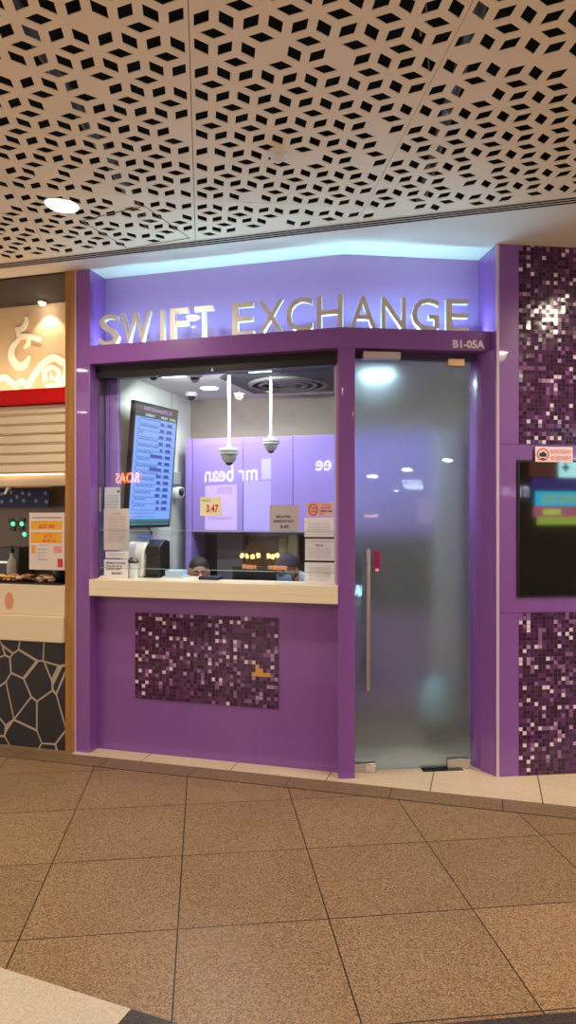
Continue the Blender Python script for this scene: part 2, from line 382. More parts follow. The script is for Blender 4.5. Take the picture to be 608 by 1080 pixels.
uG = Vector((math.cos(R(6.86)), math.sin(R(6.86)))); vG = Vector((-uG.y, uG.x))
CEILM = mat('ceiling_panel', srgb(252, 238, 212), 0.55, vary=0.02, scale=2)
def clip(poly, a, b, c):
    """keep a*x+b*y<=c"""
    out = []
    for i in range(len(poly)):
        p = poly[i]; q = poly[(i+1) % len(poly)]
        dp = a*p[0]+b*p[1]-c; dq = a*q[0]+b*q[1]-c
        if dp <= 0: out.append(p)
        if (dp < 0 < dq) or (dq < 0 < dp):
            t = dp/(dp-dq); out.append((p[0]+(q[0]-p[0])*t, p[1]+(q[1]-p[1])*t))
    return out
def gxy(a, b): v = uG*a+vG*b; return (v.x, v.y)
SLOT_N = -0.262
lim = (L.n.x, L.n.y, L.n.x*L.o.x+L.n.y*L.o.y+SLOT_N)
def ceiling_panel(a0, a1, b0, b1, k):
    g = 0.0013
    poly = clip([gxy(a0+g, b0+g), gxy(a1-g, b0+g), gxy(a1-g, b1-g), gxy(a0+g, b1-g)], *lim)
    if len(poly) < 3: return
    w = 0.92/5.5; s = w/math.sqrt(3); holes = []
    m = 0.012
    inner = clip([gxy(a0+m, b0+m), gxy(a1-m, b0+m), gxy(a1-m, b1-m), gxy(a0+m, b1-m)], lim[0], lim[1], lim[2]-0.012)
    def inside(p):
        n = len(inner)
        for i in range(n):
            x0, y0 = inner[i]; x1, y1 = inner[(i+1) % n]
            if (x1-x0)*(p[1]-y0)-(y1-y0)*(p[0]-x0) < 0: return False
        return True
    if len(inner) < 3: inner = poly
    for r in range(-40, 60):
        for c in range(0, 13):
            if (c+r) % 2 == 0: continue
            ca = a0+c*w/2; cb = 2.496+r*1.5*s
            if cb < b0-0.3 or cb > b1+0.3: continue
            for q in ([(0, 0), (-w/2, -s/2), (0, -s), (w/2, -s/2)], [(0, 0), (-w/2, -s/2), (-w/2, s/2), (0, s)], [(0, 0), (w/2, -s/2), (w/2, s/2), (0, s)]):
                mx_ = sum(t[0] for t in q)/4; my_ = sum(t[1] for t in q)/4
                h = [gxy(ca+mx_+(t[0]-mx_)*0.60, cb+my_+(t[1]-my_)*0.60) for t in q]
                if sum(h[i][0]*h[(i+1) % 4][1]-h[(i+1) % 4][0]*h[i][1] for i in range(4)) < 0: h = h[::-1]
                if random.random() < 0.05: continue
                if all(inside(p) for p in h): holes.append(h)
    vs = [Vector(p) for p in poly]; faces = [list(range(len(poly)))]
    for h in holes:
        kk = len(vs); vs += [Vector(p) for p in h]; faces.append([kk, kk+1, kk+2, kk+3])
    rv, re, rf, ov, oe, of = delaunay_2d_cdt(vs, [], faces, 1, 1e-6, True)
    mb = MB(); keep = [f for f, o in zip(rf, of) if all(i == 0 for i in o)]
    T = 0.004
    mb.add([(p.x, p.y, CEIL) for p in rv], keep)
    mb.add([(p.x, p.y, CEIL+T) for p in rv], keep)
    for h in [list(map(tuple, poly))]+holes:
        n = len(h)
        mb.add([(p[0], p[1], CEIL) for p in h]+[(p[0], p[1], CEIL+T) for p in h], [(i, (i+1) % n, (i+1) % n+n, i+n) for i in range(n)])
    o = mb.build('ceiling', CEILM, smooth=False); struct(o); return o
for ia in range(-5, 5):
    a0 = -0.05+0.92*ia
    for b0, b1 in ((0.9, 3.735), (3.735, 6.6)): ceiling_panel(a0, a0+0.92, b0, b1, 0)
# plain ceiling beyond the patterned field (behind the camera), plain strip over the shopfront, diffuser frame
p0 = [gxy(-12, 0.9), gxy(12, 0.9), (12, -6), (-12, -6)]
struct(MB().prism_xy([p0[0], p0[3], p0[2], p0[1]], CEIL, CEIL+0.03).build('ceiling', CEILM))
CPL = mat('ceiling_plain', srgb(232, 226, 216), 0.7)
struct(MB().prism_xy([xy(L, -3.6, -0.155), xy(L, 6.5, -0.155), (7, 7.5), (-5.2, 7.5)], CEIL, CEIL+0.03).build('ceiling', CPL))
struct(MB().prism_xy([(-7, -6), (7, -6), (7, 8), (-7, 8)], CEIL+0.45, CEIL+0.47).build('ceiling', PLENUM))
sl = thing('slot_diffuser', 'long white slot air diffuser with three black slots along ceiling edge above shopfront', 'air vent', L.p(1.0, -0.21, CEIL))
fmb = MB()
for n0, n1 in ((-0.264, -0.256), (-0.234, -0.228), (-0.206, -0.200), (-0.178, -0.155)): fmb.box(L, -3.6, 6.0, n0, n1, CEIL-0.003, CEIL-0.001)
MB().box(L, -3.6, 6.0, -0.163, -0.156, CEIL-0.0008, CEIL+0.05).build('slot_shade', PLENUM, sl, smooth=False)  # black strip added over the slab edge so the slots look dark
fmb.build('frame', CPL, sl, smooth=False)
MB().box(L, -3.6, 6.0, -0.262, -0.155, CEIL+0.05, CEIL+0.06).build('duct_back', PLENUM, sl, smooth=False)
# things above the perforated panels, glimpsed through the holes
for x0 in (-1.2, 0.55):
    o = MB().tube([(x0, -0.5, CEIL+0.25), (x0+0.3, 5.0, CEIL+0.25)], 0.03).build('conduit_pipe', mat('galv', srgb(120, 118, 116), 0.4, metal=0.6))
    tag(o, 'grey pipe above the perforated ceiling, %s of the camera' % ('left' if x0 < 0 else 'right'), 'pipe')
for i, (px_, py_) in enumerate(((438, 10), (448, 62))):
    d = Vector(((px_-CX)/FPX, 1, (HY-py_)/FPX)); t = (CEIL+0.1-HC)/d.z; P = Vector((0, 0, HC))+d*t
    o = MB().tube([(P.x, P.y, CEIL+0.46), (P.x+0.02, P.y, CEIL+0.008)], 0.003, 6).build('hanger_wire', mat('wire', srgb(190, 185, 175), 0.4))
    tag(o, ('thin pale hanger wire seen through a ceiling hole at the top' if i == 0 else 'thin pale hanger wire seen through a ceiling hole further from the top'), 'wire')

hz_ = CEIL-0.0012
def cpt(x, y): d = Vector(((x-CX)/FPX, 1, (HY-y)/FPX)); return Vector((0, 0, HC))+d*((hz_-HC)/d.z)
hm_ = MB(); hp_ = [cpt(86, 233), cpt(152, 217), cpt(200, 251), cpt(135, 262)]
for i in range(4): hm_.tube([hp_[i], hp_[(i+1) % 4]], 0.0022, 6)
tag(hm_.build('access_hatch', mat('hatch_edge', srgb(150, 130, 108), 0.5)), 'thin square access hatch outline in the perforated ceiling near the warm downlight', 'access hatch')

def downlight(P, label, energy=26, r=0.075, col=WARM, es=30, group=None, spot=166, cat='ceiling light'):
    P = Vector(P); t = thing('downlight', label, cat, P, group)
    MB().lathe(P, [(r*1.0, -0.001), (r*1.16, -0.004), (r*1.2, 0.0), (r*1.0, 0.004)], 28).build('trim_ring', WHITEP, t)
    MB().lathe(P, [(r*0.98, -0.0052), (r*0.98, -0.002)], 28).build('diffuser', glow('glow_%s' % (str(col)+str(es)), col+(1,), es), t)
    lm = lamp('downlight_lamp', 'SPOT', P+Vector((0, 0, -0.03)), energy, col, size=r*0.8, target=P-Vector((0, 0, 1)), spot=spot, blend=0.7)
    return t
downlight((-1.233, 3.756, CEIL), 'round warm downlight glowing in the perforated ceiling near the wooden post', 46, r=0.062)
# the ones mirrored in the glossy purple fascia and columns
_a = L.p(0, 0.2, 0); SB = Fr(_a, (0.36-_a.x, 4.478-_a.y, 0))
for fr, x, y, n in ((L, 85.5, 390.4, 0), (L, 87, 434.5, 0), (SB, 225.6, 334.6, 0), (WF, 528, 372, 0)):
    P = fr.mirror(x, y, n, Zw=CEIL)
    downlight(P, 'round warm downlight in the mall ceiling, one of those mirrored in the purple panels', 24 if P.y > 2.4 else 100, group='mall downlights out of frame', spot=110 if P.y > 2.4 else 160)
for P in ((2.4, 3.2, CEIL), (-3.2, 0.6, CEIL), (3.4, 0.2, CEIL), (0.1, -0.6, CEIL), (-1.9, -2.4, CEIL), (2.2, -2.6, CEIL)):
    downlight(P, 'round warm downlight in the mall ceiling outside the picture', 100, group='mall downlights out of frame')
P = Vector((-0.048, 3.22, CEIL))
t = thing('smoke_detector', 'small round white smoke detector on the perforated ceiling', 'smoke detector', P)
MB().lathe(P, [(0.045, 0.0), (0.045, -0.012), (0.036, -0.02)], 24).build('base', WHITEP, t)
MB().lathe(P, [(0.028, -0.02), (0.03, -0.032), (0.02, -0.045), (0.004, -0.048)], 24).build('sensor', WHITEP, t)

# ---------------------------------------------------------------- shopfront shell
HZ0, HZ1 = 2.632, 2.756
# left pillar
struct(MB().prism_xy([xy(L, -0.104, 0), xy(L, 0, 0), xy(L, 0, 0.2), xy(L, -0.104, 0.2)], 0, HZ0).build('trim_1', PURPLE, bevel=0.002))
struct(MB().prism_xy([xy(L, -0.104, 0), xy(L, 0, 0), xy(L, 0, 0.205), xy(L, -0.104, 0.205)], HZ0, CEIL-0.001).build('trim_1', PURPLE))
struct(MB().box(L, -0.112, -0.1035, -0.006, 0.02, 0, CEIL-0.001).build('trim_2', PEDGE))
# middle pillar, on the bend
bp = RF.p(0.087, 0, 0); bq = RF.p(0.087, 0.14, 0)
struct(MB().prism_xy([xy(L, 1.712, -0.0), (B[0], B[1]), (bp.x, bp.y), (bq.x, bq.y), xy(L, 1.70, 0.14)], 0, HZ0).build('trim_3', PURPLE, bevel=0.002))
# right jamb, stepped
struct(MB().prism_xy([(1.278, 4.330), (1.213, 4.415), (1.220, 4.425), (1.178, 4.50), (1.178, 4.56), (1.32, 4.56)], 0, HZ0).build('trim_4', PURPLE, bevel=0.002))
# header fascia following the bend, its top is the ledge the letters stand on
e1 = RF.p(0.955, 0, 0); e2 = RF.p(0.955, 0.24, 0)
bk = (0.36, 4.478)
struct(MB().prism_xy([xy(L, 0.0, 0), (B[0], B[1]), (e1.x, e1.y), (e2.x, e2.y), bk, xy(L, 0.0, 0.2)], HZ0, HZ1).build('wall_header', PURPLE, bevel=0.0015))
# sign recess back wall
rb = [xy(L, 0.0, 0.2), bk, (1.262, 4.585), (1.262, 4.62), (0.36, 4.515), xy(L, 0.0, 0.235)]
SIGNP = mat('recess_panel', srgb(176, 142, 206), 0.45, coat=1.0)
struct(MB().prism_xy(rb, HZ1-0.12, CEIL-0.001).build('wall_sign_recess', SIGNP))
# panel under the counter
struct(MB().box(L, 0.0, 1.705, 0.1, 0.14, 0.0, 1.07).build('wall_front', PURPLE))
ms0, mz1 = L.px(143, 662, 0.098); ms1, mz0 = L.px(310, 763, 0.098)
MOS = mosaic_mat('mosaic_counter', L, (ms0, 0.37))
mzt = 0.37+0.0253*23; mse = ms0+0.0253*40
o = MB().box(L, ms0, mse, 0.092, 0.1005, 0.37, mzt).build('mosaic_panel', MOS, smooth=False)
tag(o, 'rectangular purple and white glass mosaic panel below the service counter', 'mosaic')
# patch where chips have fallen off: bare tan adhesive
cs, cz = L.px(266, 715, 0.09); 
q = 0.0253; ic = round((cs-ms0)/q); jc = round((cz-0.37)/q)
a0 = ms0+ic*q; z0 = 0.37+jc*q
pm = MB().box(L, a0, a0+5*q, 0.0905, 0.0925, z0, z0+q); pm.box(L, a0+q, a0+3*q, 0.0905, 0.0925, z0+q, z0+2*q); pm.box(L, a0+q, a0+2*q, 0.0905, 0.0925, z0+2*q, z0+3*q)
MB.build(pm, 'bare_patch', mat('adhesive', srgb(214, 160, 90), 0.8, bump=0.3, scale=200), o, smooth=False)
# counter
ct = thing('service_counter', 'long cream counter slab across the money changer window', 'counter', L.p(0.85, 0.1, 1.067))
MB().prism_xy([xy(L, 0.001, -0.012), xy(L, 1.711, -0.012), xy(L, 1.711, 0.24), xy(L, 0.64, 0.24), xy(L, 0.64, 0.42), xy(L, 0.001, 0.42)], 1.112, 1.177).build('worktop', CREAM, ct, bevel=0.003)
MB().box(L, 0.001, 1.711, -0.012, 0.03, 1.067, 1.112).build('apron', CREAM, ct, bevel=0.002)
# right feature wall
z_a = WF.px(560, 469)[1]; z_b = WF.px(560, 646)[1]
sm_ = WF.px(547.5, 300)[0]
wl = MB(); wl.box(WF, 0, 1.9, 0.0065, 0.3, 0, CEIL-0.001)
struct(wl.build('wall_right', PURPLE))
for i, (za, zb) in enumerate(((0.002, z_b-0.002), (z_b+0.002, z_a-0.002), (z_a+0.002, CEIL-0.002))):
    pan = MB().box(WF, 0.018, 1.9, 0.0, 0.006, za, zb) if i == 1 else MB().box(WF, 0.018, sm_, 0.0, 0.006, za, zb)
    struct(pan.build('wall_right', PURPLE, smooth=False))
struct(MB().box(WF, 0.0, 0.017, -0.003, 0.008, 0.002, CEIL-0.002).build('trim_5', PEDGE))
MOSR = mosaic_mat('mosaic_wall', WF, (sm_, 0.0))
o = MB().box(WF, sm_, 1.9, -0.001, 0.006, z_a+0.002, CEIL-0.002).build('mosaic_panel', MOSR, smooth=False)
tag(o, 'tall purple and white mosaic panel on the right wall above the black screen', 'mosaic')
o = MB().box(WF, sm_, 1.9, -0.001, 0.006, 0.002, z_b-0.002).build('mosaic_panel', MOSR, smooth=False)
tag(o, 'purple and white mosaic panel on the right wall below the black screen', 'mosaic')
# left return of the recess above the header
# black screen
scs, sz1 = WF.px(546.5, 485, -0.01); sz0 = WF.px(546.5, 630, -0.01)[1]
t = thing('display_screen', 'large black glossy wall screen mounted between the two mosaic panels', 'screen', WF.p(scs+0.6, 0, sz0))
MB().box(WF, scs, scs+1.42, -0.014, -0.0005, sz0, sz1).build('bezel', BLACKP, t, bevel=0.001)
MB().box(WF, scs+0.012, scs+1.408, -0.016, -0.0135, sz0+0.012, sz1-0.012).build('screen_glass', mat('screen_black', srgb(8, 8, 10), 0.04, coat=0.6, spec=0.5), t, smooth=False)

# ---------------------------------------------------------------- window
w1 = sroot('window_1', L.p(0.85, 0.15, 1.177))
gs0 = 0.012; gs1 = 1.672
gz_top = 2.60; spl = 1.475
GN = 0.155
MB().box(L, gs0, gs1, GN, GN+0.008, spl, gz_top).build('pane', GLASS, w1, smooth=False)
MB().box(L, gs0, gs1, GN-0.045, GN-0.039, 1.25, spl+0.03).build('pane', GLASS, w1, smooth=False)
EDGE = mat('glass_edge', srgb(150, 190, 190), 0.2, emit=None)
MB().box(L, gs0, gs1, GN-0.0455, GN-0.0385, spl+0.03, spl+0.034).build('glass_edge', EDGE, w1)
MB().box(L, gs0, gs1, GN-0.0455, GN-0.0385, 1.246, 1.25).build('glass_edge', EDGE, w1)
MB().box(L, gs0, gs1+0.03, 0.07, 0.14, 2.545, HZ0).build('top_track', BLACKM, w1, bevel=0.002)
MB().box(L, -0.0, gs1+0.03, 0.14, 0.24, 2.585, HZ0).build('top_rail', BLACKM, w1)
MB().box(L, gs1-0.004, gs1+0.014, GN-0.05, GN+0.012, 1.177, 2.59).build('side_channel', mat('channel', srgb(200, 195, 215), 0.3, metal=0.5), w1)
MB().box(L, 0.0, 0.010, GN-0.05, GN+0.012, 1.177, 2.59).build('side_channel', STEEL, w1)
struct(MB().box(L, gs1+0.014, 1.715, 0.07, 0.14, 1.177, HZ0).build('trim_6', mat('mauve_strip', srgb(176, 130, 190), 0.35, coat=0.3)))
# little hook under the track
hp = L.px(224, 388, 0.065)
o = MB().lathe(L.p(hp[0], 0.064, hp[1]-0.02), [(0.002, 0.02), (0.004, 0.012), (0.010, 0.0), (0.004, -0.003)], 12).build('track_stop', WHITEP, w1)

# ---------------------------------------------------------------- door
ds0 = RF.px(374, 600, 0.11)[0]; ds1 = RF.px(496.5, 600, 0.11)[0]
dz1 = RF.px(430, 381, 0.11)[1]; dz0 = 0.012
d1 = sroot('door_1', RF.p((ds0+ds1)/2, 0.11, 0))
MB().box(RF, ds0+0.002, ds1-0.002, 0.105, 0.117, dz0, dz1).build('door_glass', FROST, d1, smooth=False)
def dpx(x0, y0, x1, y1, n0, n1, m, name, fr=RF, nn=0.1, par=None, bevel=0.002):
    a0, z1 = fr.px(x0, y0, nn); a1, z0 = fr.px(x1, y1, nn)
    return MB().box(fr, min(a0, a1), max(a0, a1), n0, n1, min(z0, z1), max(z0, z1)).build(name, m, par, bevel=bevel)
SATIN = mat('satin_silver', srgb(214, 208, 212), 0.3, metal=0.85)
MB().box(RF, 0.087, 0.93, 0.09, 0.16, dz1+0.006, HZ0).build('head_frame', mat('plum_dark', srgb(60, 34, 78), 0.4), d1)
dpx(383.5, 370, 423, 378.5, 0.03, 0.09, SATIN, 'magnetic_lock', nn=0.03, par=d1)
dpx(473, 378, 490.5, 386, 0.085, 0.13, mat('brass_patch', srgb(226, 190, 150), 0.28, metal=0.8), 'top_pivot_patch', nn=0.085, par=d1)
dpx(374, 806, 397.5, 815.5, 0.085, 0.13, STEEL, 'bottom_lock_patch', nn=0.085, par=d1)
lk = dpx(385, 808, 396.5, 814.5, 0.078, 0.086, SATIN, 'lock_cylinder', nn=0.078, par=d1)
dpx(472.5, 801, 496.5, 810.5, 0.085, 0.13, STEEL, 'bottom_pivot_patch', nn=0.085, par=d1)
fs_ = RF.px(445, 812, 0.1)[0]
MB().box(RF, fs_, fs_+0.26, 0.06, 0.16, 0.001, 0.006).build('floor_spring_cover', BLACKM, d1, bevel=0.001)
hs, hz1 = RF.px(388, 579, 0.06); hz0 = RF.px(389.5, 727.5, 0.06)[1]
hd = MB().tube([RF.p(hs, 0.055, hz0), RF.p(hs, 0.055, hz1)], 0.0165, 16).build('handle', STEEL, d1)
tag(hd, 'long tubular steel pull handle')
for zz in (hz0+0.16, hz1-0.14):
    MB().tube([RF.p(hs, 0.058, zz), RF.p(hs, 0.106, zz)], 0.008, 10).build('standoff', BLACKM, hd)
MB().tube([RF.p(hs, 0.16, hz0), RF.p(hs, 0.16, hz1)], 0.0135, 12).build('inner_handle', STEEL, d1)
a0, z1 = RF.px(394.7, 581, 0.104); a1, z0 = RF.px(401, 603.5, 0.104)
ps = thing('push_sticker', 'small magenta vertical PUSH sticker beside the door handle', 'sticker', RF.p(a0, 0.104, z0))
MB().box(RF, a0, a1, 0.1035, 0.105, z0, z1).build('backing', mat('magenta', srgb(180, 16, 96), 0.5), ps, smooth=False)
tm = MB(); hh = (z1-z0)*0.78/4
for i, c in enumerate('PUSH'): text_in(tm, RF, c, a0+0.008, a1-0.008, z1-0.008-(i+1)*hh+0.006, z1-0.008-i*hh, 0.103, bold=0.02)
tm.build('lettering', mat('plum_ink', srgb(70, 6, 50), 0.6), ps, smooth=False)
MB().box(RF, a0+0.009, a1-0.009, 0.1028, 0.1036, z0+0.006, z0+0.022).build('white_mark', PAPER, ps, smooth=False)

# ---------------------------------------------------------------- shop sign letters
sg = thing('shop_sign', 'silver upright letters reading SWIFT EXCHANGE standing on the purple header ledge', 'sign', L.p(0.9, 0.05, HZ1))
LN = 0.035
for c, x0, x1 in (('S', 104.3, 125.4), ('W', 127, 159), ('I', 168.8, 173), ('F', 179.6, 198.6), ('T', 205, 225), ('E', 245, 267.7), ('X', 272, 299.5), ('C', 302, 329.6), ('H', 334.4, 361.4)):
    a0 = L.px(x0, 340, LN)[0]; a1 = L.px(x1, 340, LN)[0]
    text_in(MB(), L, c, a0, a1, HZ1, HZ1+0.213, LN, 0.03, bold=0.004).build('letter', SILVER, sg, smooth=False)
for c, x0, x1 in (('A', 369.2, 397.6), ('N', 403, 428.4), ('G', 435, 463.6), ('E', 471, 495)):
    a0 = RF.px(x0, 340, LN)[0]; a1 = RF.px(x1, 340, LN)[0]
    text_in(MB(), RF, c, a0, a1, HZ1, HZ1+0.205, LN, 0.03, bold=0.004).build('letter', SILVER, sg, smooth=False)
a0, z1 = RF.px(478, 358.3, -0.004); a1, z0 = RF.px(511.5, 367.8, -0.004)
o = text_in(MB(), RF, 'B1-05A', a0, a1, z0, z1, -0.006, 0.0055, bold=0.035).build('unit_number', mat('pale_silver', srgb(226, 216, 226), 0.4), smooth=False)
tag(o, 'small silver unit number B1-05A fixed on the purple header at its right end', 'sign')
# LED strips on the ledge behind the letters
led = thing('led_strip', 'cool white LED strip hidden on the ledge behind the silver letters', 'light strip', L.p(0.9, 0.14, HZ1))
MB().box(L, 0.03, 1.70, 0.150, 0.162, HZ1, HZ1+0.006).build('strip', glow('led_glow', (0.5, 0.80, 1.0, 1), 3), led)
MB().box(RF, 0.06, 0.93, 0.180, 0.192, HZ1, HZ1+0.006).build('strip', glow('led_glow', (0.5, 0.80, 1.0, 1), 3), led)
for fr, s0, s1, n, e in ((L, 0.03, 1.70, 0.10, 6.5), (RF, 0.06, 0.93, 0.11, 4.2)):
    c = fr.p((s0+s1)/2, n, HZ1+0.012)
    o = lamp('led_lamp', 'AREA', c, e, (0.36, 0.82, 1.0), size=s1-s0, size_y=0.02)
    z_ax = -(Vector((0, 0, 1))-fr.n*0.7).normalized(); x_ax = fr.u; y_ax = z_ax.cross(x_ax)
    o.rotation_euler = Matrix((x_ax, y_ax, z_ax)).transposed().to_euler()

# ---------------------------------------------------------------- booth interior
IWALL = mat('interior_wall', srgb(214, 220, 212), 0.7, bump=0.05, scale=6, vary=0.05)
CONC = mat('interior_concrete', srgb(150, 142, 128), 0.85, bump=0.25, scale=9, vary=0.18)
ICM = mat('interior_ceiling', srgb(200, 198, 192), 0.8)
BN = 1.49
struct(MB().box(L, -0.06, 0.085, 0.245, BN, 0, ICEIL).build('wall_left', IWALL))
struct(MB().box(L, 0.0, 0.095, 0.205, 0.245, 1.177, 2.585).build('trim_8', LAV, bevel=0.002))
struct(MB().box(L, 0.03, 0.034, 0.2025, 0.205, 1.177, 2.585).build('trim_9', PURPLE))
struct(MB().box(L, -0.06, 2.9, BN, BN+0.08, 0, ICEIL).build('wall_back', CONC))
struct(MB().box(L, 2.62, 2.70, 0.62, BN, 0, ICEIL).build('wall_inner_right', IWALL))
jn = 1.1
struct(MB().box(L, 0.0845, 0.0862, jn, jn+0.006, 0, ICEIL).build('trim_10', mat('joint_grey', srgb(120, 126, 122), 0.8)))
struct(MB().prism_xy([xy(L, -0.06, 0.245), xy(L, 1.80, 0.245), (1.28, 4.62), xy(L, 2.9, 0.62), xy(L, 2.9, BN+0.08), xy(L, -0.06, BN+0.08)], ICEIL, ICEIL+0.05).build('ceiling', ICM))
# upper cabinets
CN = 1.19
cz1 = L.px(203, 463, CN)[1]; cz0 = L.px(203, 560.6, CN)[1]
edges = [L.px(x, 500, CN)[0] for x in (203, 256.6, 309.3, 358)]
w_ = (edges[2]-edges[1])
edges = edges[:3]+[edges[2]+w_*k for k in (1, 2, 3)]
for i in range(len(edges)-1):
    s0, s1 = edges[i], edges[i+1]
    lab = ['lavender wall cabinet at the far left of the back row', 'lavender wall cabinet second from left, behind the hanging cameras', 'lavender wall cabinet behind the grey notice, third from left', 'lavender wall cabinet behind the middle purple pillar', 'lavender wall cabinet seen blurred through the frosted door'][i]
    t = thing('wall_cabinet', lab, 'cabinet', L.p((s0+s1)/2, CN+0.15, cz0), 'wall cabinets in the booth')
    MB().box(L, s0+0.001, s1-0.001, CN+0.02, BN, cz0, cz1).build('body', LAV, t)
    MB().box(L, s0+0.002, s1-0.002, CN, CN+0.018, cz0-0.004, cz1).build('door', LAV, t, bevel=0.002)
s0 = L.px(196.8, 500, CN)[0]
struct(MB().box(L, s0-0.0, edges[0]-0.002, CN-0.02, BN, 0, cz1+0.004).build('trim_11', LAV, bevel=0.002))
struct(MB().box(L, 2.40, 2.44, 0.78, BN, 0, 2.25).build('trim_12', PURPLE))
# dark splash panel under the cabinets and rear worktop with drawers
SMOKE = mat('smoky_panel', srgb(34, 30, 36), 0.25)
struct(MB().box(L, edges[0], edges[-1], BN-0.02, BN, 0.9, cz0).build('wall_splash', SMOKE))
t = thing('rear_cabinet', 'low purple cabinet with dark top along the back wall', 'cabinet', L.p(1.2, 1.3, 0))
MB().box(L, edges[0], edges[-1], 1.24, BN-0.002, 0.06, 0.88).build('body', PURPLE, t, bevel=0.003)
MB().box(L, edges[0], edges[-1], 1.22, BN-0.022, 0.88, 0.91).build('worktop', BLACKM, t, bevel=0.002)
for k in range(5):
    a = edges[0]+(edges[-1]-edges[0])*k/5; b_ = edges[0]+(edges[-1]-edges[0])*(k+1)/5
    dd = MB().box(L, a+0.004, b_-0.004, 1.222, 1.24, 0.08, 0.86).build('door', PURPLE, t, bevel=0.002)
    MB().tube([L.p(b_-0.04, 1.205, 0.6), L.p(b_-0.04, 1.205, 0.74)], 0.005, 8).build('handle', STEEL, dd)
# grey safe-like panel, monitor, printers
a0, z1 = L.px(231, 562, 1.40); a1, z0 = L.px(258, 607, 1.40)
o = MB().rbox(L, a0, a1, 1.36, 1.455, 0.91, 1.455, r=0.01).build('steel_cabinet', mat('grey_steel', srgb(92, 90, 98), 0.5), bevel=0.002)
tag(o, 'grey steel box standing on the back worktop under the cabinets', 'cabinet')
t = thing('desktop_monitor', 'black desktop monitor seen from behind between the two cashiers', 'monitor', L.p(0.9, 0.95, 0.91))
a0, z1 = L.px(246, 597, 0.55); a1, z0 = L.px(292, 612, 0.55)
MB().rbox(L, a0, a1, 0.54, 0.57, 0.92, z1, r=0.008).build('screen', BLACKP, t)
MB().tube([L.p((a0+a1)/2, 0.58, 0.77), L.p((a0+a1)/2, 0.58, 1.1)], 0.018, 10).build('neck', BLACKP, t)
MB().lathe(L.p((a0+a1)/2, 0.57, 0.752), [(0.085, 0), (0.11, 0.01), (0.03, 0.02)], 20).build('base', BLACKP, t)
t = thing('inner_desk', 'black inner desk behind the counter where the cashiers sit', 'desk', L.p(0.9, 0.62, 0))
MB().box(L, 0.1, 1.68, 0.43, 0.66, 0.72, 0.75).build('worktop', BLACKM, t, bevel=0.002)
for a in (0.14, 0.9, 1.62): MB().box(L, a, a+0.04, 0.46, 0.64, 0, 0.72).build('leg', BLACKM, t)
WARMG = glow('amber_glow', (1.0, 0.62, 0.2, 1), 2.2)
t = thing('key_shelf', 'dark shelf of small goods under the cabinets at right', 'shelf', L.p(1.1, 1.4, 1.2))
MB().box(L, 1.0, 1.75, 1.33, 1.46, 1.20, 1.215).build('board', SMOKE, t)
for k, (xx, cc) in enumerate(((300, srgb(150, 150, 120)), (310, srgb(190, 185, 150)))):
    a0, z1 = L.px(xx-5, 568, 1.36); a1, z0 = L.px(xx+4, 580, 1.36)
    o = MB().rbox(L, a0, a1, 1.34, 1.42, 1.2155, z1+0.03*k, r=0.01).build('paper_box', mat('pbox%d' % k, cc, 0.7))
    tag(o, ('pale green box on the dark shelf, left of the yellowish one' if k == 0 else 'yellowish box on the dark shelf under the right cabinet'), 'box')
# interior ceiling fittings
a0, _ = L.px(221, 409, 0)
def ipt(px_, py_, z=ICEIL):
    d = Vector(((px_-CX)/FPX, 1, (HY-py_)/FPX)); t = (z-HC)/d.z; return Vector((0, 0, HC))+d*t
downlight(ipt(221, 409)+Vector((0, 0, -0.001)), 'round white downlight in the booth ceiling left of the hanging cameras', 17, r=0.068, col=(1.0, 0.97, 0.90), es=9, spot=150)
downlight(ipt(284, 408.5)+Vector((0, 0, -0.001)), 'round white downlight in the booth ceiling behind the second camera pole', 11, r=0.055, col=(1.0, 0.97, 0.90), es=9, spot=150)
def dome(P, label, r=0.05):
    t = thing('dome_camera', label, 'security camera', P)
    MB().lathe(P, [(r*1.0, 0), (r*1.05, -0.01), (r*1.0, -r*0.55), (r*0.9, -r*0.7)], 20).build('housing', WHITEP, t)
    MB().ell(P+Vector((0, 0, -r*0.6)), r*0.72, r*0.72, r*0.8, bot=-90, top=0).build('lens_dome', BLACKP, t)
dome(ipt(202, 414), 'small dome camera on the booth ceiling left of the downlight', 0.048)
dome(ipt(206, 393.5), 'dark dome camera on the booth ceiling nearest the window head', 0.05)
dome(ipt(162, 392), 'dome camera on the booth ceiling above the rate board', 0.045)
# dark ceiling opening with round diffuser
q = [ipt(232, 397), ipt(268, 414), ipt(352, 411), ipt(352, 385), ipt(260, 385)]
struct(MB().prism_xy([(p.x, p.y) for p in q], ICEIL-0.012, ICEIL-0.001).build('trim_13', mat('service_dark', srgb(58, 60, 62), 0.7, vary=0.4, scale=7)))
P = ipt(304, 403)
t = thing('ceiling_diffuser', 'round ringed air diffuser in the dark booth ceiling opening', 'air vent', P)
for k in range(4):
    r0 = 0.30-k*0.075
    MB().lathe(P+Vector((0, 0, -0.014)), [(r0, 0), (r0, -0.014), (r0-0.022, -0.022), (r0-0.030, -0.010), (r0-0.02, 0)], 32).build('ring', mat('ring_grey', srgb(112, 112, 110), 0.5), t)
o = MB().lathe(ipt(322, 418)+Vector((0, 0, -0.002)), [(0.07, 0), (0.08, -0.004), (0.05, -0.012)], 20).build('speaker_grille', mat('grille', srgb(96, 92, 86), 0.7))
tag(o, 'flat round ceiling speaker in the booth near the back wall', 'speaker')
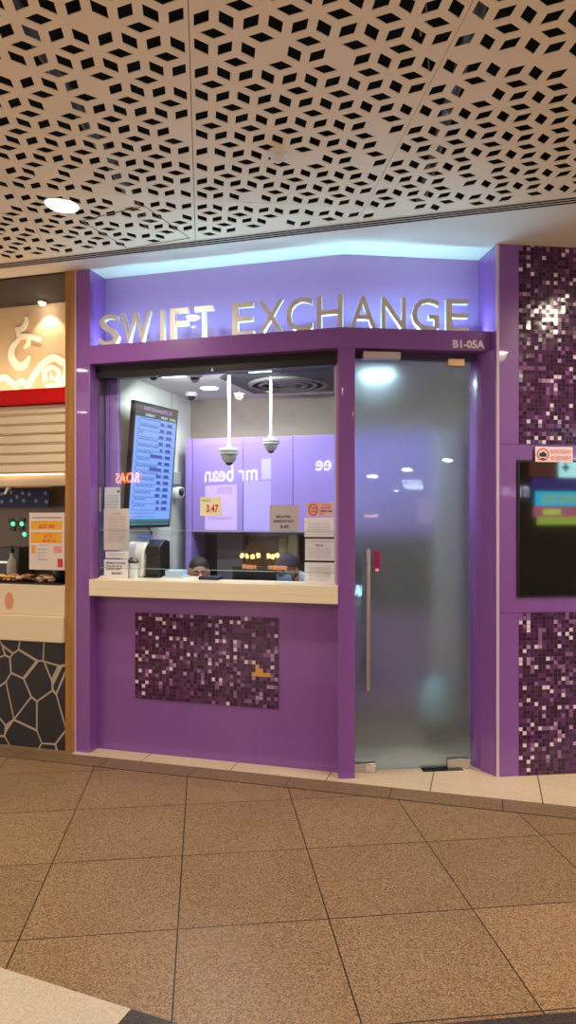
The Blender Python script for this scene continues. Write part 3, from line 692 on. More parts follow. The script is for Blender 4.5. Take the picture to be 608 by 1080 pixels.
# two cameras hanging on white poles
def pole_camera(px_, ytop, ybase, dist, r, label):
    X = (px_-CX)/FPX*dist; zt = HC+(HY-ytop)/FPX*dist
    P = Vector((X, dist, 0))
    t = thing('pole_camera', label, 'security camera', P+Vector((0, 0, zt)))
    MB().tube([(X, dist, zt+0.0), (X, dist, ICEIL)], 0.0105, 12).build('pole', WHITEP, t)
    MB().lathe((X, dist, zt), [(0.02, 0.03), (0.02, 0.006), (r*0.95, 0.002), (r*1.02, -0.010), (r*1.02, -r*0.30), (r*0.86, -r*0.34), (r*0.86, -r*0.42), (r*1.05, -r*0.46), (r*1.05, -r*0.62), (r*0.80, -r*0.70)], 24).build('housing', GREYP, t)
    MB().ell((X, dist, zt-r*0.68), r*0.84, r*0.84, r*0.95, bot=-90, top=0, seg=20).build('bubble', mat('bubble', srgb(190, 196, 196), 0.15, coat=0.6), t)
    MB().ell((X, dist, zt-r*1.38), r*0.44, r*0.44, r*0.40, seg=14).build('lens', BLACKP, t)
pole_camera(241.8, 473, 492, 5.0, 0.068, 'dome camera on the left white pole, hanging lower and larger')
pole_camera(286, 463, 481, 5.05, 0.058, 'dome camera on the right white pole, hanging higher')
# wall camera and switch box on the left wall
P = L.p(0.087, 1.14, 0)
a = (1.10, 1.235)
z1 = 1.6+(HY-498)/FPX*(5.78); z0 = 1.6+(HY-511)/FPX*5.78
o = MB().box(L, 0.085, 0.12, 1.06, 1.22, z0, z1).build('switch_box', mat('boxgrey', srgb(150, 160, 166), 0.5), bevel=0.004)
tag(o, 'small grey switch box on the left booth wall above the white camera', 'switch box')
t = thing('wall_camera', 'white round camera on the left booth wall beside the rate board', 'security camera', L.p(0.086, 1.12, 1.75))
zc = 1.6+(HY-520)/FPX*5.78
MB().lathe(L.p(0.0855, 1.13, zc), [(0.05, 0), (0.05, 0.01), (0.03, 0.03)], 20, axis=L.u).build('base', WHITEP, t)
MB().ell(L.p(0.14, 1.12, zc), 0.05, 0.05, 0.055).build('head', WHITEP, t)
MB().ell(L.p(0.172, 1.10, zc+0.006), 0.026, 0.03, 0.034).build('lens', BLACKP, t)

# ---------------------------------------------------------------- rate board (tilted television)
th = R(9); uu = L.u*math.sin(th)+L.n*math.cos(th); uu.z = 0; uu.normalize()
nout = Vector((uu.y, -uu.x, 0))
wv = (Vector((0, 0, 1))*math.cos(R(5.0))+nout*math.sin(R(5.0)))
o0 = L.p(0.128, 0.262, 1.520)
TV = Fr(o0, uu, wv)
TW, THT = 0.545, 0.905
tv = thing('rate_board', 'tall tilted exchange rate screen with blue rows on the left booth wall', 'screen', o0)
MB().box(TV, 0, TW, 0.0, 0.035, 0, THT).build('casing', BLACKP, tv, bevel=0.003)
MB().box(TV, TW*0.3, TW*0.7, 0.036, 0.07, THT*0.3, THT*0.7).build('bracket', BLACKM, tv)
scr = MB().box(TV, 0.012, TW-0.012, -0.002, 0.0, 0.014, THT-0.012).build('screen', glow('tv_dark', (0.012, 0.010, 0.018, 1), 1.0), tv, smooth=False)
rows = MB(); txt = MB(); dark = MB(); hd_ = MB(); teal = MB(); tt = MB()
X0, X1 = 0.03, TW-0.028
text_in(hd_, TV, 'SWIFT EXCHANGE PTE LTD', X0+0.08, X1-0.06, THT-0.055, THT-0.028, -0.003, bold=0.02)
text_in(tt, TV, 'CURRENCY', X0+0.10, X0+0.22, THT-0.095, THT-0.075, -0.003, bold=0.03)
text_in(tt, TV, 'WE BUY', X0+0.29, X0+0.38, THT-0.095, THT-0.075, -0.003, bold=0.03)
text_in(tt, TV, 'WE SELL', X0+0.40, X1-0.002, THT-0.095, THT-0.075, -0.003, bold=0.03)
nr = 14; zt = THT-0.105; zb = 0.125; rh = (zt-zb)/nr
cur = ['AUSTRALIAN DOLLAR', 'CHINESE RENMINBI', 'EURO', 'HONG KONG DOLLAR', 'INDONESIAN RUPIAH', 'JAPANESE YEN', 'KOREAN WON', 'MALAYSIAN RINGGIT', 'NEW ZEALAND DOLLAR', 'PHILIPPINE PESO', 'STERLING POUND', 'TAIWAN DOLLAR', 'THAI BAHT', 'US DOLLAR']
rr = random.Random(3)
rows.box(TV, X0-0.012, X1+0.006, -0.0026, -0.0021, 0.062, zt)
for k in range(nr):
    za = zt-(k+1)*rh; zc_ = zt-k*rh
    text_in(txt, TV, cur[k], X0+0.03, X0+0.03+0.015*len(cur[k]), zc_-0.018, zc_-0.004, -0.0032, bold=0.03)
    dark.box(TV, X0+0.02, X0+0.026, -0.0031, -0.0027, za+0.006, zc_-0.020)
    dark.box(TV, X0+0.02, X1-0.02, -0.0031, -0.0027, za+0.002, za+0.0055)
    w1_ = rr.choice((0.035, 0.05, 0.09, 0.15, 0.06)); e_ = X0+0.34
    dark.box(TV, e_-w1_, e_, -0.0031, -0.0027, za+0.007, zc_-0.019)
    dark.box(TV, X1-0.11, X1-0.045, -0.0031, -0.0027, za+0.007, zc_-0.019)
    text_in(txt, TV, '%.4f' % (rr.random()*3), X0+0.36, X0+0.385, za+0.01, zc_-0.022, -0.0032)
for k in range(2): text_in(txt, TV, ['LOWER RATES FOR SMALL NOTES', 'RATES SUBJECT TO CHANGE'][k], X0+0.02, X0+0.3, 0.100-k*0.027, 0.112-k*0.027, -0.003)
for k in range(2): teal.box(TV, X0, X1, -0.0031, -0.0026, 0.022+k*0.021, 0.034+k*0.021)
rows.build('rate_rows', glow('tv_blue', (0.16, 0.32, 0.78, 1), 1.0), scr, smooth=False)
dark.build('rate_boxes', glow('tv_navy', (0.01, 0.03, 0.30, 1), 1.0), scr, smooth=False)
txt.build('lettering', glow('tv_text', (0.02, 0.05, 0.16, 1), 1.0), scr, smooth=False)
hd_.build('heading', glow('tv_pink', (0.42, 0.24, 0.5, 1), 1.0), scr, smooth=False)
tt.build('column_heads', glow('tv_pale', (0.45, 0.6, 0.55, 1), 1.0), scr, smooth=False)
teal.build('footer_bars', glow('tv_teal', (0.03, 0.18, 0.2, 1), 1.0), scr, smooth=False)
cb = MB(); cb.tube([TV.p(0.22, 0.04, 0.05), L.p(0.16, 0.6, 1.48), L.p(0.13, 0.62, 1.40), L.p(0.18, 0.55, 1.38), L.p(0.14, 0.5, 1.28)], 0.006, 8)
tag(cb.build('screen_cable', BLACKP), 'black cable looping below the exchange rate screen', 'cable')

# ---------------------------------------------------------------- papers on the glass
def paper(name, label, cat, fr, n, r, m, lines=(), ink=INK, group=None, facing=1):
    a0, z1 = fr.px(r[0], r[1], n); a1, z0 = fr.px(r[2], r[3], n)
    t = thing(name, label, cat, fr.p((a0+a1)/2, n, z0), group)
    MB().box(fr, a0, a1, n, n+0.0012, z0, z1).build('sheet', m, t, smooth=False)
    w = a1-a0; h = z1-z0; by = {}
    for (body, u0, u1, v0, v1, *rest) in lines:       # u from left, v from top, as fractions
        mk = rest[0] if rest else ink; b_ = rest[1] if len(rest) > 1 else 0.0
        mb = by.setdefault(mk.name, (MB(), mk))[0]
        if body is None: mb.box(fr, a0+u0*w, a0+u1*w, n-0.0006, n-0.0001, z1-v1*h, z1-v0*h)
        elif body == 'O':
            c = ((u0+u1)/2, (v0+v1)/2); k = 28; ri, ro = 0.8, 1.0
            vs = [fr.p(a0+(c[0]+(u1-u0)/2*q_*math.cos(2*math.pi*j/k))*w, n-0.0008, z1-(c[1]+(v1-v0)/2*q_*math.sin(2*math.pi*j/k))*h) for q_ in (ri, ro) for j in range(k)]
            mb.add(vs, [(j, (j+1) % k, (j+1) % k+k, j+k) for j in range(k)])
        else: text_in(mb, fr, body, a0+u0*w, a0+u1*w, z1-v1*h, z1-v0*h, n-0.0009, bold=b_)
    for nm, (mb, mk) in by.items(): mb.build('print', mk, t, smooth=False)
    return t
PG = GN-0.041-0.004; PU = GN-0.0016
RED = mat('red_ink', srgb(205, 60, 60), 0.6); PINK = mat('pink_paper', srgb(242, 196, 200), 0.6); YEL = mat('yellow_paper', srgb(246, 240, 200), 0.6)
GRYP = mat('grey_paper', srgb(188, 184, 192), 0.7); LGREY = mat('faint_ink', srgb(120, 120, 128), 0.7); ORNG = mat('orange_print', srgb(236, 170, 60), 0.6)
FILL = lambda n, v0, v1, u0=0.12, u1=0.88: [(random.choice(['Notes once changed are not refundable', 'Customers are advised to count the cash', 'Please check your money before leaving', 'All rates are subject to confirmation']), u0, u1-(0.25*random.random() if i == n-1 else 0.0), v0+(v1-v0)*i/n, v0+(v1-v0)*(i+0.62)/n, LGREY) for i in range(n)]
paper('notice_sheet', 'tall off-white printed notice leaning at the window bottom left corner', 'notice', L, PG, (109.6, 536.5, 136.4, 580.5), mat('offwhite_paper', srgb(214, 208, 206), 0.7), [('NOTICE', 0.35, 0.65, 0.10, 0.14, LGREY)]+FILL(11, 0.18, 0.82, 0.18, 0.85))
paper('notice_sheet', 'pale blue-white sheet behind the tall notice, touching the purple strip', 'notice', L, PU, (110.5, 514, 127, 540), mat('bluewhite_paper', srgb(206, 216, 226), 0.7), [(None, 0.82, 0.94, 0.13, 0.22, INK)]+FILL(5, 0.3, 0.9))
paper('label_strip', 'narrow white strip notice between the two left window sheets', 'notice', L, PG, (111.5, 581.5, 135.5, 588.8), PAPER, FILL(2, 0.25, 0.8))
paper('notice_sheet', 'white notice in bold black capitals resting on the counter at left', 'notice', L, PG, (109.8, 590, 135, 610.5), PAPER, [('MINIMUM CHANGING', 0.1, 0.9, 0.12, 0.24, INK, 0.03), ('DOLLARS USD 20', 0.1, 0.75, 0.29, 0.40, INK, 0.03), ('SUPPORT SAFETY', 0.1, 0.75, 0.45, 0.56, INK, 0.03), ('PRIORITY', 0.32, 0.78, 0.66, 0.8, INK, 0.04)])
paper('price_note', 'yellow note with red figures stuck on the upper window glass', 'notice', L, PU, (211.2, 524.5, 233.3, 544), YEL, [('MALAYSIA', 0.1, 0.5, 0.12, 0.24, INK), ('3.47', 0.3, 0.88, 0.4, 0.82, RED, 0.03)])
paper('rate_card', 'grey card printed MALAYSIA 3.41 on the window below the hanging cameras', 'notice', L, PU, (284.5, 533, 315.7, 561), GRYP, [('MALAYSIA', 0.24, 0.72, 0.38, 0.48, INK, 0.03), ('BANKNOTE RATE', 0.14, 0.82, 0.55, 0.65, INK, 0.03), ('3.41', 0.36, 0.64, 0.74, 0.87, INK, 0.04)])
paper('pink_notice', 'pink and red TAKE CARE card topping the right stack of notices', 'notice', L, PU-0.004, (323.5, 529.8, 352.3, 544.8), PINK, [('O', 0.07, 0.42, 0.1, 0.95, RED), ('TAKE', 0.14, 0.36, 0.34, 0.5, RED, 0.03), ('CARE', 0.14, 0.36, 0.56, 0.72, RED, 0.03), ('PLEASE', 0.60, 0.88, 0.12, 0.26, RED), ('BE AWARE', 0.54, 0.90, 0.32, 0.46, RED, 0.02), ('COUNT CASH', 0.5, 0.94, 0.54, 0.70, INK, 0.04), ('HERE', 0.48, 0.64, 0.78, 0.9, RED)], RED)
paper('notice_sheet', 'white notice with five left-aligned lines just under the pink card', 'notice', L, PU-0.004, (321.3, 546, 352.6, 566.5), PAPER, FILL(5, 0.28, 0.78, 0.12, 0.85))
paper('notice_sheet', 'white notice headed Notice, second sheet above the counter at right', 'notice', L, PU-0.004, (322, 568.2, 353, 591.5), PAPER, [('Notice', 0.38, 0.62, 0.24, 0.34, INK, 0.02)]+FILL(6, 0.4, 0.9, 0.1, 0.88))
paper('notice_sheet', 'lowest white notice of the right stack, standing on the counter', 'notice', L, PU-0.004, (321.6, 593, 353.2, 614.8), PAPER, FILL(6, 0.24, 0.92, 0.14, 0.86))
# no photography sticker
t = paper('no_photography_sticker', 'white and red no photography sticker above the black wall screen', 'sticker', WF, -0.0185, (565, 471, 604.5, 487.5), mat('pale_pink', srgb(238, 216, 222), 0.5),
          [('O', 0.04, 0.37, 0.1, 0.93, RED), (None, 0.11, 0.30, 0.42, 0.66, INK), (None, 0.17, 0.25, 0.33, 0.42, INK), (None, 0.15, 0.26, 0.74, 0.84, INK), ('NO PHOTOGRAPHY', 0.41, 0.96, 0.18, 0.46, RED), ('NO VIDEOGRAPHY', 0.41, 0.96, 0.60, 0.88, RED)], RED)

# ---------------------------------------------------------------- things standing on the counter
def at(fr, x, n): return fr.px(x, 600, n)[0]
ZC = 1.177
a0, a1 = at(L, 136, 0.30), at(L, 157, 0.30)
t = thing('note_counter', 'pale grey rounded banknote counting machine on the counter at left', 'money counter', L.p((a0+a1)/2, 0.3, ZC))
prof = [(0.215, 0), (0.40, 0), (0.40, 0.18), (0.385, 0.215), (0.33, 0.245), (0.27, 0.24), (0.225, 0.19), (0.215, 0.1)]
fs = Fr(L.p(0, 0, 0), L.n)  # profile runs along n; its inward normal is -u
MB().prism(fs, [(p_[0]+0.0, ZC+p_[1]) for p_ in prof], -a1, -a0).build('body', mat('beige_plastic', srgb(238, 234, 226), 0.4), t, bevel=0.012)
MB().box(L, a0+0.015, a1-0.015, 0.225, 0.24, ZC+0.02, ZC+0.09).build('note_tray', GREYP, t)
a0, a1 = at(L, 158, 0.3), at(L, 172.5, 0.3)
t = thing('coin_sorter', 'black counting machine with angled top beside the pale grey one', 'money counter', L.p((a0+a1)/2, 0.3, ZC))
prof = [(0.215, 0), (0.41, 0), (0.41, 0.25), (0.33, 0.262), (0.24, 0.215), (0.23, 0.17), (0.25, 0.15), (0.24, 0.02)]
MB().prism(fs, [(p_[0], ZC+p_[1]) for p_ in prof], -a1, -a0).build('body', BLACKP, t, bevel=0.006)
MB().box(L, a0+0.01, a1-0.01, 0.245, 0.26, ZC+0.20, ZC+0.232).build('control_panel', mat('panel_blue', srgb(60, 78, 110), 0.3), t)
MB().box(L, a0+0.002, a1+0.01, 0.205, 0.42, ZC, ZC+0.012).build('base_plate', BLACKM, t)
c = L.p(at(L, 140.7, 0.175), 0.175, ZC)
t = thing('pen_cup', 'white cylinder stand with a flared dark top on the counter', 'holder', c)
MB().lathe(c, [(0.033, 0), (0.033, 0.10), (0.030, 0.102)], 20).build('cup', WHITEP, t)
MB().lathe(c, [(0.030, 0.103), (0.038, 0.114), (0.039, 0.118), (0.02, 0.14)], 20).build('cap', mat('cap_grey', srgb(78, 74, 78), 0.4), t)
c = L.p(at(L, 111, 0.04), 0.04, ZC)
o = MB().ell(c, 0.052, 0.03, 0.026, top=90, bot=0, fr=L).build('finger_sponge', mat('sponge', srgb(226, 216, 196), 0.7)); tag(o, 'small cream mound of folded cloth on the counter left end', 'cloth')
a0, a1 = at(L, 176, 0.33), at(L, 198, 0.33)
t = thing('paper_tray', 'clear tray of pale blue slips on the counter right of the black machine', 'tray', L.p((a0+a1)/2, 0.3, ZC))
MB().box(L, a0+0.01, a1, 0.24, 0.38, ZC, ZC+0.012).build('tray', mat('clear_plastic', srgb(200, 214, 224), 0.2), t, bevel=0.002)
MB().box(L, a0+0.025, a1-0.02, 0.25, 0.37, ZC+0.012, ZC+0.05).build('slips', mat('blue_slips', srgb(176, 200, 224), 0.7), t, bevel=0.002)
for k, xx in enumerate((148.5, 156.5)):
    a = at(L, xx, 0.3); o = MB().box(L, a-0.022, a+0.022, 0.29, 0.33, ZC+0.266, ZC+0.29).build('banknote_band', mat('band_blue', srgb(90, 130, 210), 0.6)); 
    tag(o, ('blue banknote band on the counting machines, left one' if k == 0 else 'blue banknote band on the counting machines, right one'), 'banknotes')
a0, a1 = at(L, 212, 0.20), at(L, 233, 0.20)
t = thing('card_terminal', 'dark flat tablet with bluish screen beside the left cashier', 'tablet', L.p((a0+a1)/2, 0.20, ZC))
MB().rbox(L, a0, a1, 0.16, 0.235, ZC, ZC+0.022, r=0.006).build('body', BLACKP, t)
MB().box(L, a0+0.01, a1-0.01, 0.165, 0.23, ZC+0.022, ZC+0.024).build('screen', mat('bluegrey', srgb(90, 110, 150), 0.2), t)

# ---------------------------------------------------------------- cashiers
def skin_mesh(name, joints, edges_, m, parent, sub=2):
    me = bpy.data.meshes.new(name); c = Vector(joints[0][0])
    me.from_pydata([Vector(j[0])-c for j in joints], edges_, []); me.materials.append(m)
    o = bpy.data.objects.new(name, me); COL.objects.link(o)
    md = o.modifiers.new('skin', 'SKIN'); sd = me.skin_vertices[0] if me.skin_vertices else None
    if sd is None:
        bm = bmesh.new(); bm.from_mesh(me); bm.verts.layers.skin.verify(); bm.to_mesh(me); bm.free(); sd = me.skin_vertices[0]
    for i, j in enumerate(joints): sd.data[i].radius = j[1] if isinstance(j[1], tuple) else (j[1], j[1]); sd.data[i].use_root = (i == 0)
    md.use_smooth_shade = True
    sb = o.modifiers.new('sub', 'SUBSURF'); sb.levels = sub; sb.render_levels = sub
    WL[o.name] = c; place(o, c, parent); return o
def cashier(base, yaw, label, skin, cloth, vest=None, cap=None, mask=None, headtilt=0.0, drop=0.0, shz=1.0, trousers=None):
    """seated figure; base is the point on the floor below the pelvis, yaw turns the facing direction"""
    f = Fr(base, (math.cos(yaw), math.sin(yaw), 0))       # faces -n
    t = thing('person', label, 'person', base)
    P_ = lambda a, n, z: f.p(a, n, z)
    hz = shz
    tr = trousers or NAVY
    # trunk and arms, clothed, one surface
    J = [(P_(0, 0, 0.50), (0.15, 0.11)), (P_(0, 0, 0.66), (0.135, 0.10)), (P_(0, -0.01, 0.82), (0.15, 0.105)), (P_(0, -0.02, 0.93*hz), (0.13, 0.09)), (P_(0, -0.02, 0.99*hz), (0.058, 0.06)), 
         (P_(0.15, -0.02, 0.93*hz), 0.062), (P_(0.19, -0.06, 0.78), 0.05), (P_(0.19, -0.14, 0.70), 0.045),
         (P_(-0.15, -0.02, 0.93*hz), 0.062), (P_(-0.19, -0.06, 0.78), 0.05), (P_(-0.19, -0.14, 0.70), 0.045),
         (P_(0.15, -0.30, 0.79), 0.034), (P_(-0.15, -0.30, 0.79), 0.034)]
    body = skin_mesh('clothing', J, [(0, 1), (1, 2), (2, 3), (3, 4), (3, 5), (5, 6), (6, 7), (3, 8), (8, 9), (9, 10), (7, 11), (10, 12)], cloth, t)
    J = [(P_(0, 0, 0.52), (0.15, 0.11)), (P_(0.09, -0.08, 0.52), 0.085), (P_(0.11, -0.40, 0.52), 0.065), (P_(0.11, -0.42, 0.30), 0.05), (P_(0.11, -0.38, 0.10), 0.04),
         (P_(-0.09, -0.08, 0.52), 0.085), (P_(-0.11, -0.40, 0.52), 0.065), (P_(-0.11, -0.42, 0.30), 0.05), (P_(-0.11, -0.38, 0.10), 0.04)]
    skin_mesh('trousers', J, [(0, 1), (1, 2), (2, 3), (3, 4), (0, 5), (5, 6), (6, 7), (7, 8)], tr, t)
    for sx in (-1, 1):
        MB().ell(P_(sx*0.11, -0.44, 0.045), 0.045, 0.12, 0.045, fr=f).build('shoe', BLACKP, t)
        # hand: palm, four fingers, thumb
        hm = MB(); h0 = P_(sx*0.15, -0.34, 0.785)
        hm.ell(h0, 0.038, 0.048, 0.016, fr=f)
        for k in range(4):
            q0 = f.p(sx*0.15+(k-1.5)*0.019, -0.375, 0.788); ln = (0.062, 0.072, 0.068, 0.052)[k]
            hm.tube([q0, q0-f.n*ln*0.5+f.w*0.008, q0-f.n*ln-f.w*0.008], [0.0085, 0.008, 0.006], 8)
        q0 = f.p(sx*0.15-sx*0.034, -0.335, 0.785); hm.tube([q0, q0-f.u*sx*0.02-f.n*0.025, q0-f.u*sx*0.022-f.n*0.05], [0.010, 0.009, 0.007], 8)
        hm.build('hand', skin, t)
    # head
    hc = P_(0, -0.055-drop*0.9, 1.13*hz-drop); ht = Fr(hc, f.u, (f.w*math.cos(headtilt)-f.n*math.sin(headtilt)))
    H_ = lambda a, n, z: ht.p(a, n, z)
    hm = MB()
    hm.tube([f.p(0, -0.02, 0.95*hz), f.p(0, -0.03-drop*0.9, 1.07*hz-drop)], [0.056, 0.052], 14)
    hm.ell(H_(0, 0, 0.012), 0.074, 0.093, 0.100, fr=ht, seg=20, rings=14)
    hm.ell(H_(0, -0.028, -0.055), 0.052, 0.058, 0.058, fr=ht)
    hm.ell(H_(0, -0.098, -0.018), 0.013, 0.018, 0.026, fr=ht, seg=10, rings=8)
    hm.ell(H_(0, -0.083, -0.058), 0.024, 0.008, 0.009, fr=ht, seg=10, rings=6)
    for sx in (-1, 1): hm.ell(H_(sx*0.077, 0.008, -0.008), 0.010, 0.020, 0.030, fr=ht, seg=10, rings=8)
    head = hm.build('head', skin, t)
    for sx in (-1, 1):
        e = MB().ell(H_(sx*0.031, -0.083, 0.006), 0.013, 0.008, 0.008, fr=ht, seg=10, rings=6).build('eye', PAPER, head)
        MB().ell(H_(sx*0.031, -0.0905, 0.006), 0.006, 0.003, 0.006, fr=ht, seg=8, rings=6).build('pupil', INK, head)
        MB().box(ht, sx*0.031-0.018, sx*0.031+0.018, -0.094, -0.084, 0.024, 0.029).build('eyebrow', HAIR, head)
    hr = MB(); hr.ell(H_(0, 0.012, 0.040), 0.079, 0.096, 0.080, fr=ht, top=90, bot=0, seg=20); hr.ell(H_(0, 0.036, -0.002), 0.075, 0.070, 0.080, fr=ht)
    hr.build('hair', HAIR, t)
    if cap:
        cm = MB(); cm.ell(H_(0, 0.005, 0.035), 0.088, 0.104, 0.095, fr=ht, top=90, bot=0, seg=20)
        cm.prism(Fr(H_(0, 0, 0), ht.u, -ht.n), [(-0.07, 0.085), (-0.062, 0.125), (-0.03, 0.15), (0.03, 0.15), (0.062, 0.125), (0.07, 0.085)], -0.042, -0.036) if False else None
        cm.box(ht, -0.065, 0.065, -0.155, -0.08, 0.038, 0.044)
        cm.build('cap', cap, t, bevel=0.01)
    if mask:
        mm = MB(); mm.ell(H_(0, -0.058, -0.050), 0.062, 0.054, 0.050, fr=ht, seg=16)
        mo = mm.build('face_mask', mask, t)
        for sx in (-1, 1): MB().tube([H_(sx*0.058, -0.06, -0.03), H_(sx*0.078, 0.0, -0.005)], 0.0015, 6).build('ear_loop', PAPER, mo)
    if vest:
        vm = MB()
        J = [(P_(0, 0.0, 0.62), (0.150, 0.115)), (P_(0, -0.01, 0.80), (0.158, 0.115)), (P_(0, -0.03, 0.955*hz), (0.11, 0.098))]
        skin_mesh('vest', J, [(0, 1), (1, 2)], vest, t)
    # chair
    ch = thing('office_chair', 'black swivel chair under the cashier ' + ('in the navy cap' if cap else 'with short dark hair'), 'chair', base, None)
    MB().rbox(f, -0.21, 0.21, -0.26, 0.20, 0.36, 0.42, r=0.02).build('seat', BLACKP, ch, bevel=0.01)
    MB().rbox(f, -0.19, 0.19, 0.20, 0.24, 0.50, 0.86, r=0.05).build('backrest', BLACKP, ch, bevel=0.01)
    MB().box(f, -0.03, 0.03, 0.19, 0.215, 0.37, 0.55).build('back_bracket', BLACKM, ch)
    MB().tube([f.p(0, 0, 0.06), f.p(0, 0, 0.36)], 0.025, 12).build('column', BLACKM, ch)
    bm_ = MB()
    for k in range(5):
        a = k*2*math.pi/5; bm_.tube([f.p(0, 0, 0.08), f.p(0.23*math.cos(a), 0.23*math.sin(a), 0.05)], [0.022, 0.014], 8)
    bm_.build('base', BLACKM, ch)
    for k in range(5):
        a = k*2*math.pi/5; MB().ell(f.p(0.23*math.cos(a), 0.23*math.sin(a), 0.026), 0.02, 0.025, 0.026, fr=f).build('castor', BLACKP, ch)
    return t
yawL = math.atan2(L.u.y, L.u.x)
SK1 = mat('skin_a', srgb(200, 146, 118), 0.55); SK2 = mat('skin_b', srgb(184, 130, 104), 0.55)
dist = 5.42
X = (208.5-CX)/FPX*dist
z_top = HC+(HY-591.5)/FPX*dist
cashier(Vector((X, dist+0.05, 0)), yawL+R(28), 'person with short dark hair sitting low behind the counter, only the head showing', SK1, mat('brown_shirt', srgb(96, 74, 66), 0.8), headtilt=R(6), shz=(z_top-0.09)/1.13)
X = (316-CX)/FPX*dist
z_top = HC+(HY-584)/FPX*dist
cashier(Vector((X, dist+0.02, 0)), yawL-R(14), 'person in a navy cap, light blue face mask and white shirt with navy vest', SK2, mat('white_shirt', srgb(206, 214, 226), 0.8, bump=0.1, scale=40), vest=NAVY, cap=NAVY, mask=mat('mask_blue', srgb(150, 190, 224), 0.8), headtilt=R(5), drop=0.15, shz=(z_top-0.115+0.15)/1.13)

# ---------------------------------------------------------------- seen dimly behind the frosted door
BN_ = 0.42
a0 = RF.px(447, 790, BN_)[0]; a1 = RF.px(489, 790, BN_)[0]; ab = (a0+a1)/2
P = RF.p(ab, BN_+0.06, 0)
t = thing('waste_bin', 'dark waste bin with a pale teal bag, blurred behind the frosted door foot', 'bin', P)
MB().lathe(P, [(0.10, 0), (0.125, 0.20), (0.130, 0.21)], 20).build('bin', DARK, t)
mb = MB(); mb.lathe(P+Vector((-0.03, 0, 0.0)), [(0.10, 0.212), (0.115, 0.30), (0.10, 0.42), (0.05, 0.48), (0.02, 0.50)], 14); mb.build('bag', mat('teal_bag', srgb(150, 205, 215), 0.5), t)
a0 = RF.px(462, 600, 0.62)[0]; a1 = RF.px(487, 600, 0.62)[0]
struct(MB().box(RF, a0, a1, 0.60, 0.66, 0, 2.2).build('wall_pale_column', mat('pale_column', srgb(214, 222, 210), 0.6)))
P = L.p(1.86, 0.60, ICEIL-0.012)
t = thing('ceiling_panel_light', 'cool square panel light on the booth ceiling behind the frosted door top', 'ceiling light', P)
MB().box(L, 1.74, 1.98, 0.50, 0.72, ICEIL-0.03, ICEIL-0.001).build('housing', WHITEP, t)
MB().box(L, 1.755, 1.965, 0.515, 0.705, ICEIL-0.034, ICEIL-0.030).build('diffuser', glow('panel_glow', (0.6, 0.9, 1.0, 1), 4), t)
lamp('panel_lamp', 'AREA', L.p(1.86, 0.60, ICEIL-0.05), 7, (0.66, 0.9, 1.0), size=0.22, target=L.p(1.86, 0.60, 0))
P = L.p(1.1, 0.42, ICEIL-0.012)
t = thing('ceiling_panel_light', 'cool square panel light between the two camera poles at the window head', 'ceiling light', P)
MB().box(L, 0.98, 1.16, 0.36, 0.46, ICEIL-0.012, ICEIL-0.001).build('housing', WHITEP, t)
MB().box(L, 0.99, 1.15, 0.37, 0.45, ICEIL-0.015, ICEIL-0.012).build('diffuser', glow('panel_glow', (0.6, 0.9, 1.0, 1), 7), t)
P = L.p(0.42, 0.40, ICEIL-0.012)
t = thing('ceiling_panel_light', 'cool square panel light above the rate board at the window head', 'ceiling light', P)
MB().box(L, 0.32, 0.52, 0.34, 0.46, ICEIL-0.012, ICEIL-0.001).build('housing', WHITEP, t)
MB().box(L, 0.33, 0.51, 0.35, 0.45, ICEIL-0.015, ICEIL-0.012).build('diffuser', glow('panel_glow', (0.6, 0.9, 1.0, 1), 7), t)
o = lamp('panel_lamp', 'AREA', L.p(0.75, 0.40, ICEIL-0.05), 14, (0.90, 0.97, 0.96), size=0.9, size_y=0.08)
z_ax = (Vector((0, 0, 1))-L.n*0.55).normalized(); x_ax = L.u; y_ax = z_ax.cross(x_ax)
o.rotation_euler = Matrix((x_ax, y_ax, z_ax)).transposed().to_euler()

# ---------------------------------------------------------------- neighbouring food stall on the left
s80 = -0.112; s69 = L.px(69, 600, 0)[0]
SE = -2.6
def nz(y, x=34, n=0.0): return L.px(x, y, n)[1]
struct(MB().box(L, s69, s80-0.001, -0.004, 0.12, 0, CEIL-0.001).build('trim_14', WOOD, bevel=0.003))
struct(MB().box(L, -2.9, s69+0.01, 0.62, 0.70, 0, CEIL).build('wall_stall_back', mat('stall_beige', srgb(196, 172, 140), 0.6, vary=0.03, scale=3)))
struct(MB().box(L, s69+0.004, s80-0.002, 0.12, 1.5, 0, CEIL).build('wall_stall_side', mat('stall_side', srgb(150, 124, 96), 0.7)))
struct(MB().box(L, -2.9, s69, 0.0, 0.62, CEIL-0.012, CEIL-0.002).build('ceiling', mat('stall_ceiling', srgb(46, 38, 34), 0.8)))
